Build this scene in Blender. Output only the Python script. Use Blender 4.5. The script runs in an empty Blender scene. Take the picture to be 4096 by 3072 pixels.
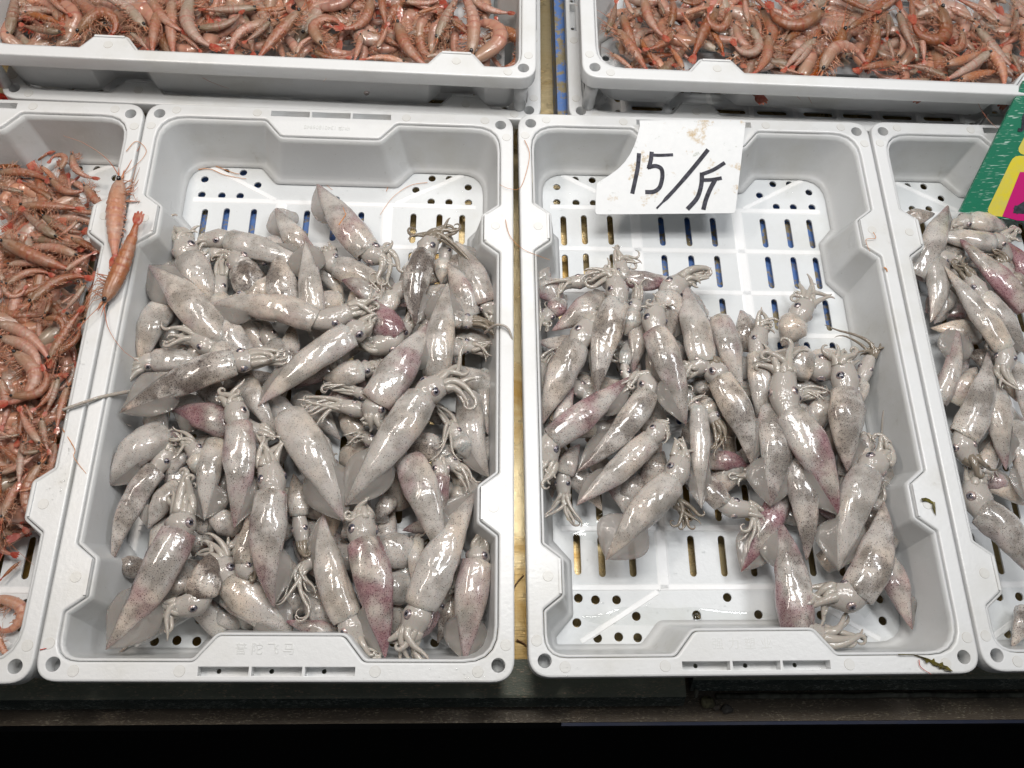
import bpy, bmesh, math, random
from mathutils import Vector, Matrix, noise
random.seed(7)
S = bpy.context.scene
COL = S.collection
PI = math.pi
# ------------------------------------------------------------------ camera
F = 3429.79
CAM = Vector((.1560, -.0451, .7700))
_p, _y, _r = .3959, -.1358, .1397
MW = Matrix.Rotation(_y, 3, 'Z') @ Matrix.Rotation(_p, 3, 'X') @ Matrix.Rotation(_r, 3, 'Z')

def ray(px, py):
    return MW @ Vector(((px-2048)/F, -(py-1536)/F, -1))
def at(px, py, z):                    # photograph pixel -> point of the level z
    d = ray(px, py)
    return CAM + d*((z-CAM.z)/d.z)
def at_plane(px, py, p0, n):
    d = ray(px, py)
    return CAM + d*((p0-CAM).dot(n)/d.dot(n))
def pix(P):
    v = MW.transposed() @ (Vector(P)-CAM)
    return 2048+F*v.x/-v.z, 1536-F*v.y/-v.z

cam_d = bpy.data.cameras.new('camera')
cam_d.sensor_width = 36; cam_d.lens = F/4096*36; cam_d.clip_start = .01; cam_d.clip_end = 60
cam = bpy.data.objects.new('camera', cam_d); COL.objects.link(cam)
cam.matrix_world = Matrix.Translation(CAM) @ MW.to_4x4()
S.camera = cam

# ------------------------------------------------------------------ helpers
def link(name, me, mat=None, parent=None):
    o = bpy.data.objects.new(name, me); COL.objects.link(o)
    if mat is not None and len(me.materials) == 0: me.materials.append(mat)
    if parent is not None: o.parent = parent
    return o
def empty(name, loc=(0, 0, 0)):
    o = bpy.data.objects.new(name, None); COL.objects.link(o); o.location = loc; o.empty_display_size = .02
    return o
def tag(o, label=None, cat=None, group=None, kind=None):
    if label: o['label'] = label
    if cat: o['category'] = cat
    if group: o['group'] = group
    if kind: o['kind'] = kind
    return o
def mesh(name, vs, fs, smooth=True, mat=None):
    me = bpy.data.meshes.new(name); me.from_pydata([tuple(v) for v in vs], [], fs)
    if smooth: me.polygons.foreach_set('use_smooth', [True]*len(me.polygons))
    if mat is not None: me.materials.append(mat)
    me.update(); return me
class MB:
    def __init__(s): s.v = []; s.f = []
    def add(s, vs, fs):
        b = len(s.v); s.v += [Vector(v) for v in vs]; s.f += [tuple(i+b for i in f) for f in fs]; return b
    def box(s, lo, hi):
        (a, b, c), (d, e, f) = lo, hi
        s.add([(a,b,c),(d,b,c),(d,e,c),(a,e,c),(a,b,f),(d,b,f),(d,e,f),(a,e,f)],
              [(3,2,1,0),(4,5,6,7),(0,1,5,4),(1,2,6,5),(2,3,7,6),(3,0,4,7)])
    def tube(s, pts, rad, n=6, flat=1.0, cap=True):
        pts = [Vector(p) for p in pts]; m = len(pts)
        t = (pts[1]-pts[0]).normalized()
        up = Vector((0, 0, 1)) if abs(t.z) < .9 else Vector((1, 0, 0))
        rings = []
        for i, p in enumerate(pts):
            t = (pts[min(i+1, m-1)]-pts[max(i-1, 0)])
            t = t.normalized() if t.length > 1e-9 else Vector((1, 0, 0))
            sd = t.cross(up)
            sd = sd.normalized() if sd.length > 1e-6 else Vector((1, 0, 0))
            up = sd.cross(t).normalized()
            r = rad[i] if hasattr(rad, '__len__') else rad
            rings.append([p+sd*(r*math.cos(a))+up*(r*flat*math.sin(a)) for a in [2*PI*k/n for k in range(n)]])
        vs = [v for r in rings for v in r]
        fs = [(i*n+k, i*n+(k+1) % n, (i+1)*n+(k+1) % n, (i+1)*n+k) for i in range(m-1) for k in range(n)]
        if cap: fs += [tuple(range(n))[::-1], tuple((m-1)*n+k for k in range(n))]
        s.add(vs, fs)
    def ball(s, c, r, nu=10, nv=7, sc=(1, 1, 1), rot=None):
        vs = []
        for j in range(nv+1):
            th = PI*j/nv
            for i in range(nu):
                ph = 2*PI*i/nu
                v = Vector((math.sin(th)*math.cos(ph)*sc[0], math.sin(th)*math.sin(ph)*sc[1], math.cos(th)*sc[2]))*r
                if rot is not None: v = rot @ v
                vs.append(Vector(c)+v)
        s.add(vs, [(j*nu+i, (j+1)*nu+i, (j+1)*nu+(i+1) % nu, j*nu+(i+1) % nu) for j in range(nv) for i in range(nu)])
    def build(s, name, mat, parent=None, smooth=True):
        return link(name, mesh(name, s.v, s.f, smooth, mat), None, parent)

def offset_loop(lp, d):
    """outline moved by d: towards its inside for d > 0"""
    n = len(lp); P = [Vector((x, y)) for x, y in lp]
    area = sum(P[k-1].x*P[k].y-P[k].x*P[k-1].y for k in range(n))
    sg = 1 if area > 0 else -1
    out = []
    for k in range(n):
        a = P[k]-P[k-1]; b = P[(k+1) % n]-P[k]
        a = a.normalized() if a.length > 1e-9 else b.normalized(); b = b.normalized() if b.length > 1e-9 else a
        na = Vector((-a.y, a.x))*sg; nb = Vector((-b.y, b.x))*sg
        m = (na+nb); m = m.normalized() if m.length > 1e-6 else na
        out.append(P[k]+m*(d/max(.5, m.dot(na))))
    return [(v.x, v.y) for v in out]
def flat_shape(name, loops, half, bevel=0.0, z=0.0, hole_bevel=None):
    """plate cut from a 2D outline with holes (first loop the outline), its edges eased"""
    hb = bevel if hole_bevel is None else hole_bevel
    bv = [bevel if k < 2 or hole_bevel is None else hb for k in range(len(loops))]
    inset = [offset_loop(lp, bv[k] if k == 0 else -bv[k]) for k, lp in enumerate(loops)]
    cu = bpy.data.curves.new(name, 'CURVE'); cu.dimensions = '2D'; cu.fill_mode = 'BOTH'
    for lp in inset:
        sp = cu.splines.new('POLY'); sp.points.add(len(lp)-1); sp.use_cyclic_u = True
        for p, c in zip(sp.points, lp): p.co = (c[0], c[1], 0, 1)
    o = bpy.data.objects.new(name, cu); COL.objects.link(o)
    dg = bpy.context.evaluated_depsgraph_get()
    me = bpy.data.meshes.new_from_object(o.evaluated_get(dg))
    bpy.data.objects.remove(o); bpy.data.curves.remove(cu)
    th = half+bevel
    vs = []; fs = []; flat = []
    for zz, rev in ((th, False), (-th, True)):
        b0 = len(vs); vs += [(v.co.x, v.co.y, zz) for v in me.vertices]
        for p in me.polygons:
            ix = [b0+i for i in p.vertices]
            if (p.normal.z > 0) == rev: ix.reverse()
            fs.append(ix); flat.append(True)
    for k, lp in enumerate(loops):
        b = bv[k]; n = len(lp)
        lv = [(1, th), (.45, th-b*.12), (.12, th-b*.45), (0, th-b), (0, -th+b), (.12, -th+b*.45), (.45, -th+b*.12), (1, -th)] if b > 0 else [(0, th), (0, -th)]
        b0 = len(vs)
        for f, zz in lv: vs += [(x+(xi-x)*f, y+(yi-y)*f, zz) for (x, y), (xi, yi) in zip(lp, inset[k])]
        for r in range(len(lv)-1):
            for q in range(n): fs.append((b0+r*n+q, b0+r*n+(q+1) % n, b0+(r+1)*n+(q+1) % n, b0+(r+1)*n+q)); flat.append(False)
    out = bpy.data.meshes.new(name); out.from_pydata([(x, y, zz+z) for x, y, zz in vs], [], fs)
    out.polygons.foreach_set('use_smooth', [not f for f in flat]); out.update()
    bpy.data.meshes.remove(me)
    return out
def text_mesh(name, body, size, depth, gap=1.0):
    cu = bpy.data.curves.new(name, 'FONT'); cu.body = body; cu.size = size; cu.extrude = depth
    cu.align_x = 'CENTER'; cu.align_y = 'CENTER'; cu.space_character = gap; cu.resolution_u = 3
    o = bpy.data.objects.new(name, cu); COL.objects.link(o)
    dg = bpy.context.evaluated_depsgraph_get()
    me = bpy.data.meshes.new_from_object(o.evaluated_get(dg))
    bpy.data.objects.remove(o); me.name = name
    return me
def circle(x, y, r, n=20):
    return [(x+r*math.cos(2*PI*k/n), y+r*math.sin(2*PI*k/n)) for k in range(n)]
def rounded(pts, rads, seg=5):
    out = []; n = len(pts)
    for i in range(n):
        p = Vector(pts[i]); a = (Vector(pts[i-1])-p); b = (Vector(pts[(i+1) % n])-p)
        r = rads[i] if hasattr(rads, '__len__') else rads
        ang = a.angle(b); d = min(r/math.tan(ang/2), a.length*.49, b.length*.49)
        a = p+a.normalized()*d; b = p+b.normalized()*d
        for k in range(seg+1):
            t = k/seg
            q = a*(1-t)**2+p*(2*t*(1-t))+b*t*t
            out.append((q.x, q.y))
    return out

# ------------------------------------------------------------------ materials
class NT:
    def __init__(s, name):
        s.m = bpy.data.materials.new(name); s.m.use_nodes = True
        s.t = s.m.node_tree; s.b = s.t.nodes['Principled BSDF']; s.out = s.t.nodes['Material Output']
    def n(s, typ, **kw):
        x = s.t.nodes.new(typ)
        for k, v in kw.items(): setattr(x, k, v)
        return x
    def l(s, a, b): s.t.links.new(a, b)
    def set(s, **kw):
        for k, v in kw.items():
            s.b.inputs[k.replace('_', ' ')].default_value = v
    def coord(s, out='Object'):
        return s.n('ShaderNodeTexCoord').outputs[out]
    def noise(s, scale, vec=None, detail=3, rough=.5, dist=0):
        x = s.n('ShaderNodeTexNoise'); x.inputs['Scale'].default_value = scale; x.inputs['Detail'].default_value = detail
        x.inputs['Roughness'].default_value = rough; x.inputs['Distortion'].default_value = dist
        if vec is not None: s.l(vec, x.inputs['Vector'])
        return x.outputs['Fac']
    def ramp(s, fac, stops):
        x = s.n('ShaderNodeValToRGB'); e = x.color_ramp.elements
        while len(e) < len(stops): e.new(.5)
        for el, (p, c) in zip(e, stops):
            el.position = p; el.color = c if len(c) == 4 else (*c, 1)
        s.l(fac, x.inputs['Fac']); return x.outputs['Color']
    def math(s, op, a, b=None, c=None, clamp=False):
        x = s.n('ShaderNodeMath', operation=op); x.use_clamp = clamp
        for i, v in enumerate((a, b, c)):
            if v is None: continue
            if isinstance(v, (int, float)): x.inputs[i].default_value = v
            else: s.l(v, x.inputs[i])
        return x.outputs[0]
    def mix(s, fac, a, b, blend='MIX'):
        x = s.n('ShaderNodeMix', data_type='RGBA', blend_type=blend)
        for sock, v in ((x.inputs[0], fac), (x.inputs[6], a), (x.inputs[7], b)):
            if isinstance(v, (int, float)): sock.default_value = v
            elif isinstance(v, tuple): sock.default_value = v if len(v) == 4 else (*v, 1)
            else: s.l(v, sock)
        return x.outputs[2]
    def bump(s, h, strength, dist, to='Normal'):
        x = s.n('ShaderNodeBump'); x.inputs['Strength'].default_value = strength; x.inputs['Distance'].default_value = dist
        s.l(h, x.inputs['Height']); s.l(x.outputs[0], s.b.inputs[to]); return x
    def color(s, c): s.l(c, s.b.inputs['Base Color'])
    def smooth(s, v, a, b):
        x = s.n('ShaderNodeMapRange', interpolation_type='SMOOTHSTEP')
        s.l(v, x.inputs[0]); x.inputs[1].default_value = a; x.inputs[2].default_value = b
        return x.outputs[0]

def mat_plastic(name, base, trans=.12):
    m = NT(name); co = m.coord()
    d = m.smooth(m.noise(9, co, 5, .6), .47, .72)
    d2 = m.smooth(m.noise(60, co, 4, .7), .60, .75)
    c = m.mix(m.math('MULTIPLY', d, .6), base, (base[0]*.84, base[1]*.82, base[2]*.76))
    c = m.mix(m.math('MULTIPLY', m.math('MULTIPLY', d2, d), .35), c, (.35, .30, .23))
    m.color(c); m.set(Roughness=.32, Coat_Weight=.30, Coat_Roughness=.22)
    m.b.inputs['Specular IOR Level'].default_value = .5
    r = m.math('MULTIPLY_ADD', m.noise(25, co, 4), .30, .18); m.l(r, m.b.inputs['Roughness'])
    mp = m.n('ShaderNodeMapping'); mp.inputs['Scale'].default_value = (1, 9, 1); mp.inputs['Rotation'].default_value = (0, 0, .5); m.l(co, mp.inputs[0])
    scr = m.smooth(m.noise(120, mp.outputs[0], 2, .5, .5), .64, .72)
    m.bump(m.math('ADD', m.noise(220, co, 3, .6), m.math('MULTIPLY', scr, -.8)), .14, .002)
    c = m.mix(m.math('MULTIPLY', m.smooth(m.noise(330, co, 2, .5), .71, .76), .65), c, (.20, .16, .11))
    tr = m.n('ShaderNodeBsdfTranslucent'); m.l(c, tr.inputs['Color'])
    mx = m.n('ShaderNodeMixShader'); mx.inputs[0].default_value = trans
    m.l(m.b.outputs[0], mx.inputs[1]); m.l(tr.outputs[0], mx.inputs[2]); m.l(mx.outputs[0], m.out.inputs[0])
    return m.m
M_PLAST = mat_plastic('white_plastic', (.80, .81, .815))
M_WALL = mat_plastic('white_plastic_thin', (.78, .79, .795), .25)

def mat_squid():
    m = NT('squid_skin'); co = m.coord()
    oi = m.n('ShaderNodeObjectInfo'); rnd = oi.outputs['Random']
    sep = m.n('ShaderNodeSeparateColor'); m.l(oi.outputs['Color'], sep.inputs[0])
    dark, pink, tan = sep.outputs
    add = m.n('ShaderNodeVectorMath', operation='ADD'); m.l(co, add.inputs[0])
    cx = m.n('ShaderNodeCombineXYZ'); k = m.math('MULTIPLY', rnd, 37.0)
    for i in range(3): m.l(k, cx.inputs[i])
    m.l(cx.outputs[0], add.inputs[1]); v = add.outputs[0]
    at_ = m.n('ShaderNodeVertexColor', layer_name='zone'); zs = m.n('ShaderNodeSeparateColor'); m.l(at_.outputs[0], zs.inputs[0])
    along, top, kind = zs.outputs
    n1 = m.noise(26, v, 3, .55); n2 = m.noise(42, v, 4, .6); n3 = m.noise(90, v, 3)
    inner = m.math('MULTIPLY', m.smooth(m.noise(17, v, 2), .42, .68), m.math('MULTIPLY_ADD', tan, .75, .30, True))
    c = m.mix(n3, (.40, .365, .338), (.63, .595, .56))
    c = m.mix(inner, c, (.68, .56, .45))
    c = m.mix(m.math('MULTIPLY', m.smooth(n2, .40, .70), .60), c, (.27, .255, .225))
    side = m.math('SUBTRACT', 1.0, top)
    tip = m.smooth(along, .30, .0)
    pm = m.math('ADD', m.math('MULTIPLY', tip, .20), m.math('ADD', n1, m.math('MULTIPLY', side, .12)))
    pm = m.math('MULTIPLY', m.smooth(m.math('ADD', pm, m.math('MULTIPLY', pink, .22)), .62, .86), m.math('MULTIPLY_ADD', pink, 1.0, .05, True))
    c = m.mix(m.math('MULTIPLY', pm, .75), c, (.30, .13, .16))
    dm = m.math('ADD', n2, m.math('MULTIPLY', top, .16))
    dm = m.math('MULTIPLY', m.smooth(m.math('ADD', m.math('ADD', dm, m.math('MULTIPLY', dark, .10)), m.math('MULTIPLY', tip, .14)), .60, .80), dark)
    c = m.mix(m.math('MULTIPLY', dm, m.math('MULTIPLY_ADD', n3, .9, .30, True)), c, (.085, .06, .045))
    # chromatophore dots
    for sc, lim in ((640, .29), (1150, .27)):
        vo = m.n('ShaderNodeTexVoronoi'); vo.inputs['Scale'].default_value = sc; m.l(v, vo.inputs['Vector'])
        vs_ = m.n('ShaderNodeSeparateColor'); m.l(vo.outputs['Color'], vs_.inputs[0])
        th = m.math('MULTIPLY', m.math('MULTIPLY_ADD', vs_.outputs[0], lim, .04), m.math('ADD', m.math('MULTIPLY_ADD', dark, .45, .85), m.math('MULTIPLY', m.math('ADD', dm, pm), .5)))
        dot = m.math('LESS_THAN', vo.outputs['Distance'], th)
        c = m.mix(m.math('MULTIPLY', dot, .74), c, m.mix(pm, (.06, .045, .045), (.13, .03, .05)))
    m.color(c)
    m.b.inputs['Specular IOR Level'].default_value = .3
    m.set(Roughness=.30, Coat_Weight=1.0, Coat_Roughness=.015, Subsurface_Weight=.40, Subsurface_Scale=.008)
    m.b.inputs['Subsurface Radius'].default_value = (1, .55, .4)
    m.b.inputs['Coat IOR'].default_value = 1.50
    m.bump(m.math('ADD', m.noise(48, v, 2, .5, .8), m.math('MULTIPLY', m.noise(130, v, 1), .05)), .21, .007, 'Coat Normal')
    m.bump(m.noise(160, v, 3), .08, .002)
    return m.m
M_SQUID = mat_squid()
def mat_jelly(name, base, alpha, dots=.4):
    m = NT(name); co = m.coord(); rnd = m.n('ShaderNodeObjectInfo').outputs['Random']
    n = m.noise(60, co, 4, .6)
    c = m.mix(n, (base[0]*.80, base[1]*.79, base[2]*.76), base)
    vo = m.n('ShaderNodeTexVoronoi'); vo.inputs['Scale'].default_value = 800; m.l(co, vo.inputs['Vector'])
    sp = m.n('ShaderNodeSeparateColor'); m.l(vo.outputs['Color'], sp.inputs[0])
    dot = m.math('LESS_THAN', vo.outputs['Distance'], m.math('MULTIPLY', sp.outputs[0], .30))
    c = m.mix(m.math('MULTIPLY', dot, m.math('MULTIPLY', rnd, dots)), c, (.13, .10, .09))
    m.color(c); m.b.inputs['Specular IOR Level'].default_value = .2
    m.set(Roughness=.38, Coat_Weight=1.0, Coat_Roughness=.02, Alpha=alpha, Subsurface_Weight=.12, Subsurface_Scale=.004)
    m.bump(m.noise(120, co, 2, .5, .4), .40, .004, 'Coat Normal')
    m.bump(m.noise(400, co, 3), .2, .001)
    return m.m
M_HEAD = mat_jelly('squid_head_skin', (.47, .432, .40), 1.0, 1.3)
M_ARM = mat_jelly('squid_arm_skin', (.47, .43, .385), 1.0, .9)
M_ARMD = mat_jelly('squid_arm_skin_brown', (.25, .21, .165), 1.0, .9)
M_FIN = mat_jelly('squid_fin_skin', (.40, .37, .345), .58, .5)
def mat_simple(name, c, rough=.5, coat=0., metal=0., nscale=0, c2=None, bump=0., alpha=1):
    m = NT(name); m.set(Base_Color=(*c, 1), Roughness=rough, Coat_Weight=coat, Coat_Roughness=.05, Metallic=metal, Alpha=alpha)
    if nscale:
        n = m.noise(nscale, m.coord(), 5, .6)
        m.color(m.mix(m.smooth(n, .35, .68), c, c2 or tuple(x*.6 for x in c)))
        if bump: m.bump(n, bump, .003)
    return m.m
M_IRIS = mat_simple('eye_silver', (.60, .47, .42), .25, 1, .35, 260, (.10, .09, .12))
M_EYE = mat_simple('eye_navy', (.035, .035, .05), .15, 1, 0, 180, (.17, .16, .19))
M_PUPIL = mat_simple('eye_pupil', (.004, .004, .006), .08, 1)
def mat_shrimp(name, body, tail, head):
    m = NT(name); co = m.coord()
    oi = m.n('ShaderNodeObjectInfo'); rnd = oi.outputs['Random']
    vc = m.n('ShaderNodeVertexColor', layer_name='zone'); sp = m.n('ShaderNodeSeparateColor'); m.l(vc.outputs[0], sp.inputs[0])
    along, seg, _ = sp.outputs
    c = m.ramp(along, [(0, head), (.30, tuple((a+b)/2 for a, b in zip(head, body))), (.42, body), (.80, body), (1, tail)])
    n = m.noise(7, co, 4, .65); n4 = m.noise(16, co, 4, .7)
    c = m.mix(m.math('MULTIPLY', m.smooth(n, .45, .72), .6), c, (.55, .40, .32))
    c = m.mix(m.math('MULTIPLY', m.smooth(n4, .52, .70), .55), c, (.30, .09, .06))
    c = m.mix(m.math('MULTIPLY', seg, .80), c, (.40, .085, .05))
    hs = m.n('ShaderNodeHueSaturation'); m.l(c, hs.inputs['Color'])
    m.l(m.math('MULTIPLY_ADD', rnd, .45, .48), hs.inputs['Value']); m.l(m.math('MULTIPLY_ADD', rnd, -.35, 1.18), hs.inputs['Saturation'])
    m.color(hs.outputs[0])
    m.set(Roughness=.3, Coat_Weight=.9, Coat_Roughness=.05, Subsurface_Weight=.1, Subsurface_Scale=.003)
    m.bump(m.noise(26, co, 2, .6), .35, .03, 'Coat Normal')
    return m.m
M_SH = {'p': mat_shrimp('shrimp_shell_pink', (.49, .205, .115), (.46, .10, .05), (.37, .22, .125)),
        'o': mat_shrimp('shrimp_shell_orange', (.56, .21, .085), (.52, .12, .045), (.50, .22, .105)),
        'g': mat_shrimp('shrimp_shell_grey', (.44, .28, .20), (.44, .16, .10), (.32, .26, .17))}
M_FAN = mat_simple('shrimp_tail_red', (.34, .045, .028), .3, .8, 0, 14, (.42, .15, .09))
M_LEG = mat_simple('shrimp_leg', (.52, .32, .21), .35, .5, 0, 12, (.48, .15, .08))
M_FEEL = mat_simple('shrimp_feeler', (.50, .13, .055), .45, .3, 0, 9, (.55, .27, .15))
M_BLACK = mat_simple('shrimp_eye_black', (.006, .006, .008), .12, 1)

# ------------------------------------------------------------------ table and front edge
def mat_steel():
    m = NT('stained_steel'); co = m.coord()
    mp = m.n('ShaderNodeMapping'); mp.inputs['Scale'].default_value = (3, 60, 1); m.l(co, mp.inputs[0])
    br = m.noise(12, mp.outputs[0], 4, .6); st = m.noise(9, co, 6, .65, .6); st2 = m.noise(45, co, 5, .7)
    c = m.mix(br, (.55, .43, .22), (.68, .57, .36))
    c = m.mix(m.smooth(st, .42, .66), c, (.40, .24, .06))
    c = m.mix(m.math('MULTIPLY', m.smooth(st2, .56, .72), .7), c, (.06, .045, .025))
    m.color(c); m.set(Metallic=.55)
    m.l(m.math('MULTIPLY_ADD', st, .30, .12), m.b.inputs['Roughness'])
    m.bump(m.math('ADD', br, st2), .25, .001)
    return m.m
M_STEEL = mat_steel()
def mat_paint(name, base, chip, scale):
    m = NT(name); co = m.coord()
    n = m.noise(scale, co, 7, .75); n2 = m.noise(scale*.3, co, 3)
    ch = m.smooth(m.math('ADD', m.math('MULTIPLY', n, .8), m.math('MULTIPLY', n2, .3)), .53, .60)
    c = m.mix(m.noise(200, co, 3), tuple(x*.8 for x in base), base)
    c = m.mix(ch, c, m.mix(m.noise(90, co, 4), chip, tuple(x*.35 for x in chip)))
    m.color(c); m.set(Roughness=.45); m.bump(n, .4, .002); return m.m
M_BLUE = mat_paint('peeling_blue_paint', (.13, .26, .62), (.52, .42, .24), 75)
def mat_glass_edge(name, a, b, fleck, dens):
    m = NT(name); co = m.coord()
    mp = m.n('ShaderNodeMapping'); mp.inputs['Scale'].default_value = (1, 3.5, 3.5); m.l(co, mp.inputs[0])
    n = m.noise(18, mp.outputs[0], 5, .65); n2 = m.noise(260, mp.outputs[0], 4, .7); n3 = m.noise(30, mp.outputs[0], 5, .7)
    c = m.mix(n, a, b)
    c = m.mix(m.math('MULTIPLY', m.smooth(n2, dens, dens+.14), m.smooth(n3, .40, .58)), c, fleck)
    m.color(c); m.set(Roughness=.30, Coat_Weight=.5, Coat_Roughness=.10); m.bump(m.math('ADD', n2, n3), .45, .002)
    return m.m
M_SLABTOP = mat_glass_edge('dirty_green_glass', (.12, .145, .11), (.31, .325, .26), (.60, .45, .33), .52)
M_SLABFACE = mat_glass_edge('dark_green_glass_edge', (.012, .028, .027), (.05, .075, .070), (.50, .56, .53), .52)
M_LEDGE = mat_glass_edge('grimy_steel_ledge', (.035, .024, .014), (.20, .155, .105), (.50, .43, .31), .52)
M_BLUEEDGE = mat_simple('blue_steel_lip', (.028, .036, .075), .3, .3, .3, 20, (.05, .055, .08))
M_DARK = mat_simple('black_floor', (.0022, .0022, .0026), .9, 0, 0, 30, (.0012, .0012, .0014))

fl = link('floor', mesh('floor', [(-3, -3, -.95), (4, -3, -.95), (4, 4, -.95), (-3, 4, -.95)], [(0, 1, 2, 3)], False), M_DARK)
tag(fl, kind='structure')

tb = empty('display_table', (.2, .5, -.0875))
tag(tb, 'stained steel display table with a dark glass front edge under all the trays', 'table')
def sheet(name, mat, parent, lo, hi):
    b = MB(); b.box(lo, hi); o = b.build(name, mat, None, False); o.parent = parent; o.matrix_parent_inverse = Matrix.Translation(-Vector(parent.location)); return o
sheet('table_top', M_STEEL, tb, (-1.1, .0245, -.1075), (1.6, 1.7, -.0875))
def slab(name, x0, x1, ytop, yface, z0=-.0752, zb=-.0935, parent=None):
    e = .0012
    prof = [(.0240, z0), (ytop+e, z0), (ytop-e, z0-e), (yface+e, zb+e*1.5), (yface+e, zb), (.0240, zb)]
    n = len(prof); vs = [(x, p[0], p[1]) for x in (x0, x1) for p in prof]
    me = mesh(name, vs, [tuple(range(n))[::-1], tuple(range(n, 2*n))] + [(i, (i+1) % n, n+(i+1) % n, n+i) for i in range(n)], False)
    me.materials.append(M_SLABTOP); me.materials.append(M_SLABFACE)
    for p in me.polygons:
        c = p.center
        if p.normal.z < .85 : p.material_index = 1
    o = link(name, me); o.parent = tb; o.matrix_parent_inverse = Matrix.Translation(-Vector(tb.location)); return o
s1 = slab('edge_slab', -1.1, .3655, -.0089, -.0188); tag(s1, 'wide dirty green glass slab')
s2 = slab('edge_slab', .3735, 1.6, .0060, -.0052); tag(s2, 'set back dark glass slab')
sheet('ledge', M_LEDGE, tb, (-1.1, -.0312, -.112), (1.6, .0240, -.1002))
sheet('ledge_lip', M_BLUEEDGE, tb, (.25, -.0345, -.115), (1.6, -.0315, -.1010))
sheet('front_panel', M_DARK, tb, (-1.1, -.0280, -.92), (1.6, -.0180, -.1125))
# caulk running under the set back slab
cb = MB()
pts = [(.40+i*.014, -.0085-.0022*noise.noise((i*.37, 2, 1)), -.0972+.002*noise.noise((i*.51, 0, 4))) for i in range(60)]
cb.tube(pts, [.0028+.0012*noise.noise((i*.7, 5, 5)) for i in range(60)], 6)
o = cb.build('caulk_bead', mat_simple('old_caulk', (.17, .18, .15), .5, .3, 0, 60, (.03, .03, .02)), None); o.parent = tb; o.matrix_parent_inverse = Matrix.Translation(-Vector(tb.location))

def stone(name, px, py, z, r, c, label, seed, sc=(1, .8, .55), cat='stone'):
    p = at(px, py, z); b = bmesh.new(); bmesh.ops.create_icosphere(b, subdivisions=3, radius=r)
    for v in b.verts:
        k = 1+.35*noise.noise(v.co/r*1.1+Vector((seed, 0, 0)))
        v.co = Vector((v.co.x*sc[0], v.co.y*sc[1], v.co.z*sc[2]))*k
    me = bpy.data.meshes.new(name); b.to_mesh(me); b.free()
    me.polygons.foreach_set('use_smooth', [True]*len(me.polygons))
    o = link(name, me, mat_simple(name+'_mat', c, .6, .2, 0, 200, tuple(x*.4 for x in c), .5)); o.location = p
    tag(o, label, cat); return o
stone('broken_stone', 2500+460/1.386, 2300+705/1.386, -.096, .0068, (.25, .23, .13), 'broken olive stone wedged in the gap between two glass slabs', 3)
stone('broken_stone', 2500+565/1.386, 2300+742/1.386, -.098, .0055, (.13, .12, .11), 'flat grey stone chip on the ledge beside the olive stone', 9)
stone('broken_shell', 2500+395/1.386, 2300+655/1.386, -.088, .0042, (.30, .29, .24), 'pale shell shard standing in the gap between the slabs', 13, (.5, 1, .5), 'shell')
stone('broken_stone', 2500+505/1.386, 2300+735/1.386, -.098, .0035, (.20, .17, .14), 'tiny brown stone between the olive stone and the grey chip', 19)

def board(name, x0, x1, y0, y1, z0, z1, mat, label, cat):
    b = MB(); b.box((x0, y0, z0), (x1, y1, z1)); o = b.build(name, mat, None, False); tag(o, label, cat); return o
board('blue_board', -.20, .075, .36, .60, -.0872, -.079, M_BLUE, 'peeling blue board seen through the holes of the left squid tray', 'board')
board('blue_board', .335, .60, .26, .60, -.0872, -.079, M_BLUE, 'worn blue board seen through the holes of the right squid tray', 'board')
board('blue_strip', .2590, .2740, .60, 1.15, -.0872, -.045, M_BLUE, 'chipped blue metal strip standing between the two stacked shrimp crates', 'metal strip')

# ------------------------------------------------------------------ fish crates
H = .0675
HB, HT = .071, .053          # handle block half widths
def inner_plan(d):
    a = .186-d; y0 = .016+d; y1 = .584-d
    q = lambda yb, yi: None
    P = []; Rr = []
    def add(x, y, r): P.append((x, y)); Rr.append(r)
    add(-a, y0, .030); add(-HB-d, y0, .008); add(-HT-d, y0+.0215, .008); add(HT+d, y0+.0215, .008); add(HB+d, y0, .008); add(a, y0, .030)
    for (ya, yb, yc, yd) in ((.1270, .1400, .1720, .1850), (.4230, .4360, .4680, .4810)):
        add(a, ya-d, .004); add(a-.017, yb-d*.6, .004); add(a-.017, yc+d*.6, .004); add(a, yd+d, .004)
    add(a, y1, .030); add(HB+d, y1, .008); add(HT+d, y1-.0215, .008); add(-HT-d, y1-.0215, .008); add(-HB-d, y1, .008); add(-a, y1, .030)
    for (ya, yb, yc, yd) in ((.4810, .4680, .4360, .4230), (.1150, .1020, .0700, .0570)):
        add(-a, ya+d, .004); add(-a+.017, yb+d*.6, .004); add(-a+.017, yc-d*.6, .004); add(-a, yd-d, .004)
    return rounded(P, Rr, 5)
rim_out = rounded([(-.2, 0), (.2, 0), (.2, .6), (-.2, .6)], .020, 8)
loops = [rim_out, inner_plan(0)]
for sx in (-1, 1):
    for yy in (.0138, .5862): loops.append(circle(sx*.1860, yy, .0060))
slots = [(-.0665, -.0245), (-.0220, .0200), (.0225, .0645)]
for (x0, x1) in slots:
    loops.append([(x0, .0048), (x1, .0048), (x1, .0122), (x0, .0122)])
    loops.append([(x0, .5878), (x1, .5878), (x1, .5952), (x0, .5952)])
rim_me = flat_shape('rim', loops, .0071, .0019, -.0090, .0005)
bm = bmesh.new(); bm.from_mesh(rim_me)
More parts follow.
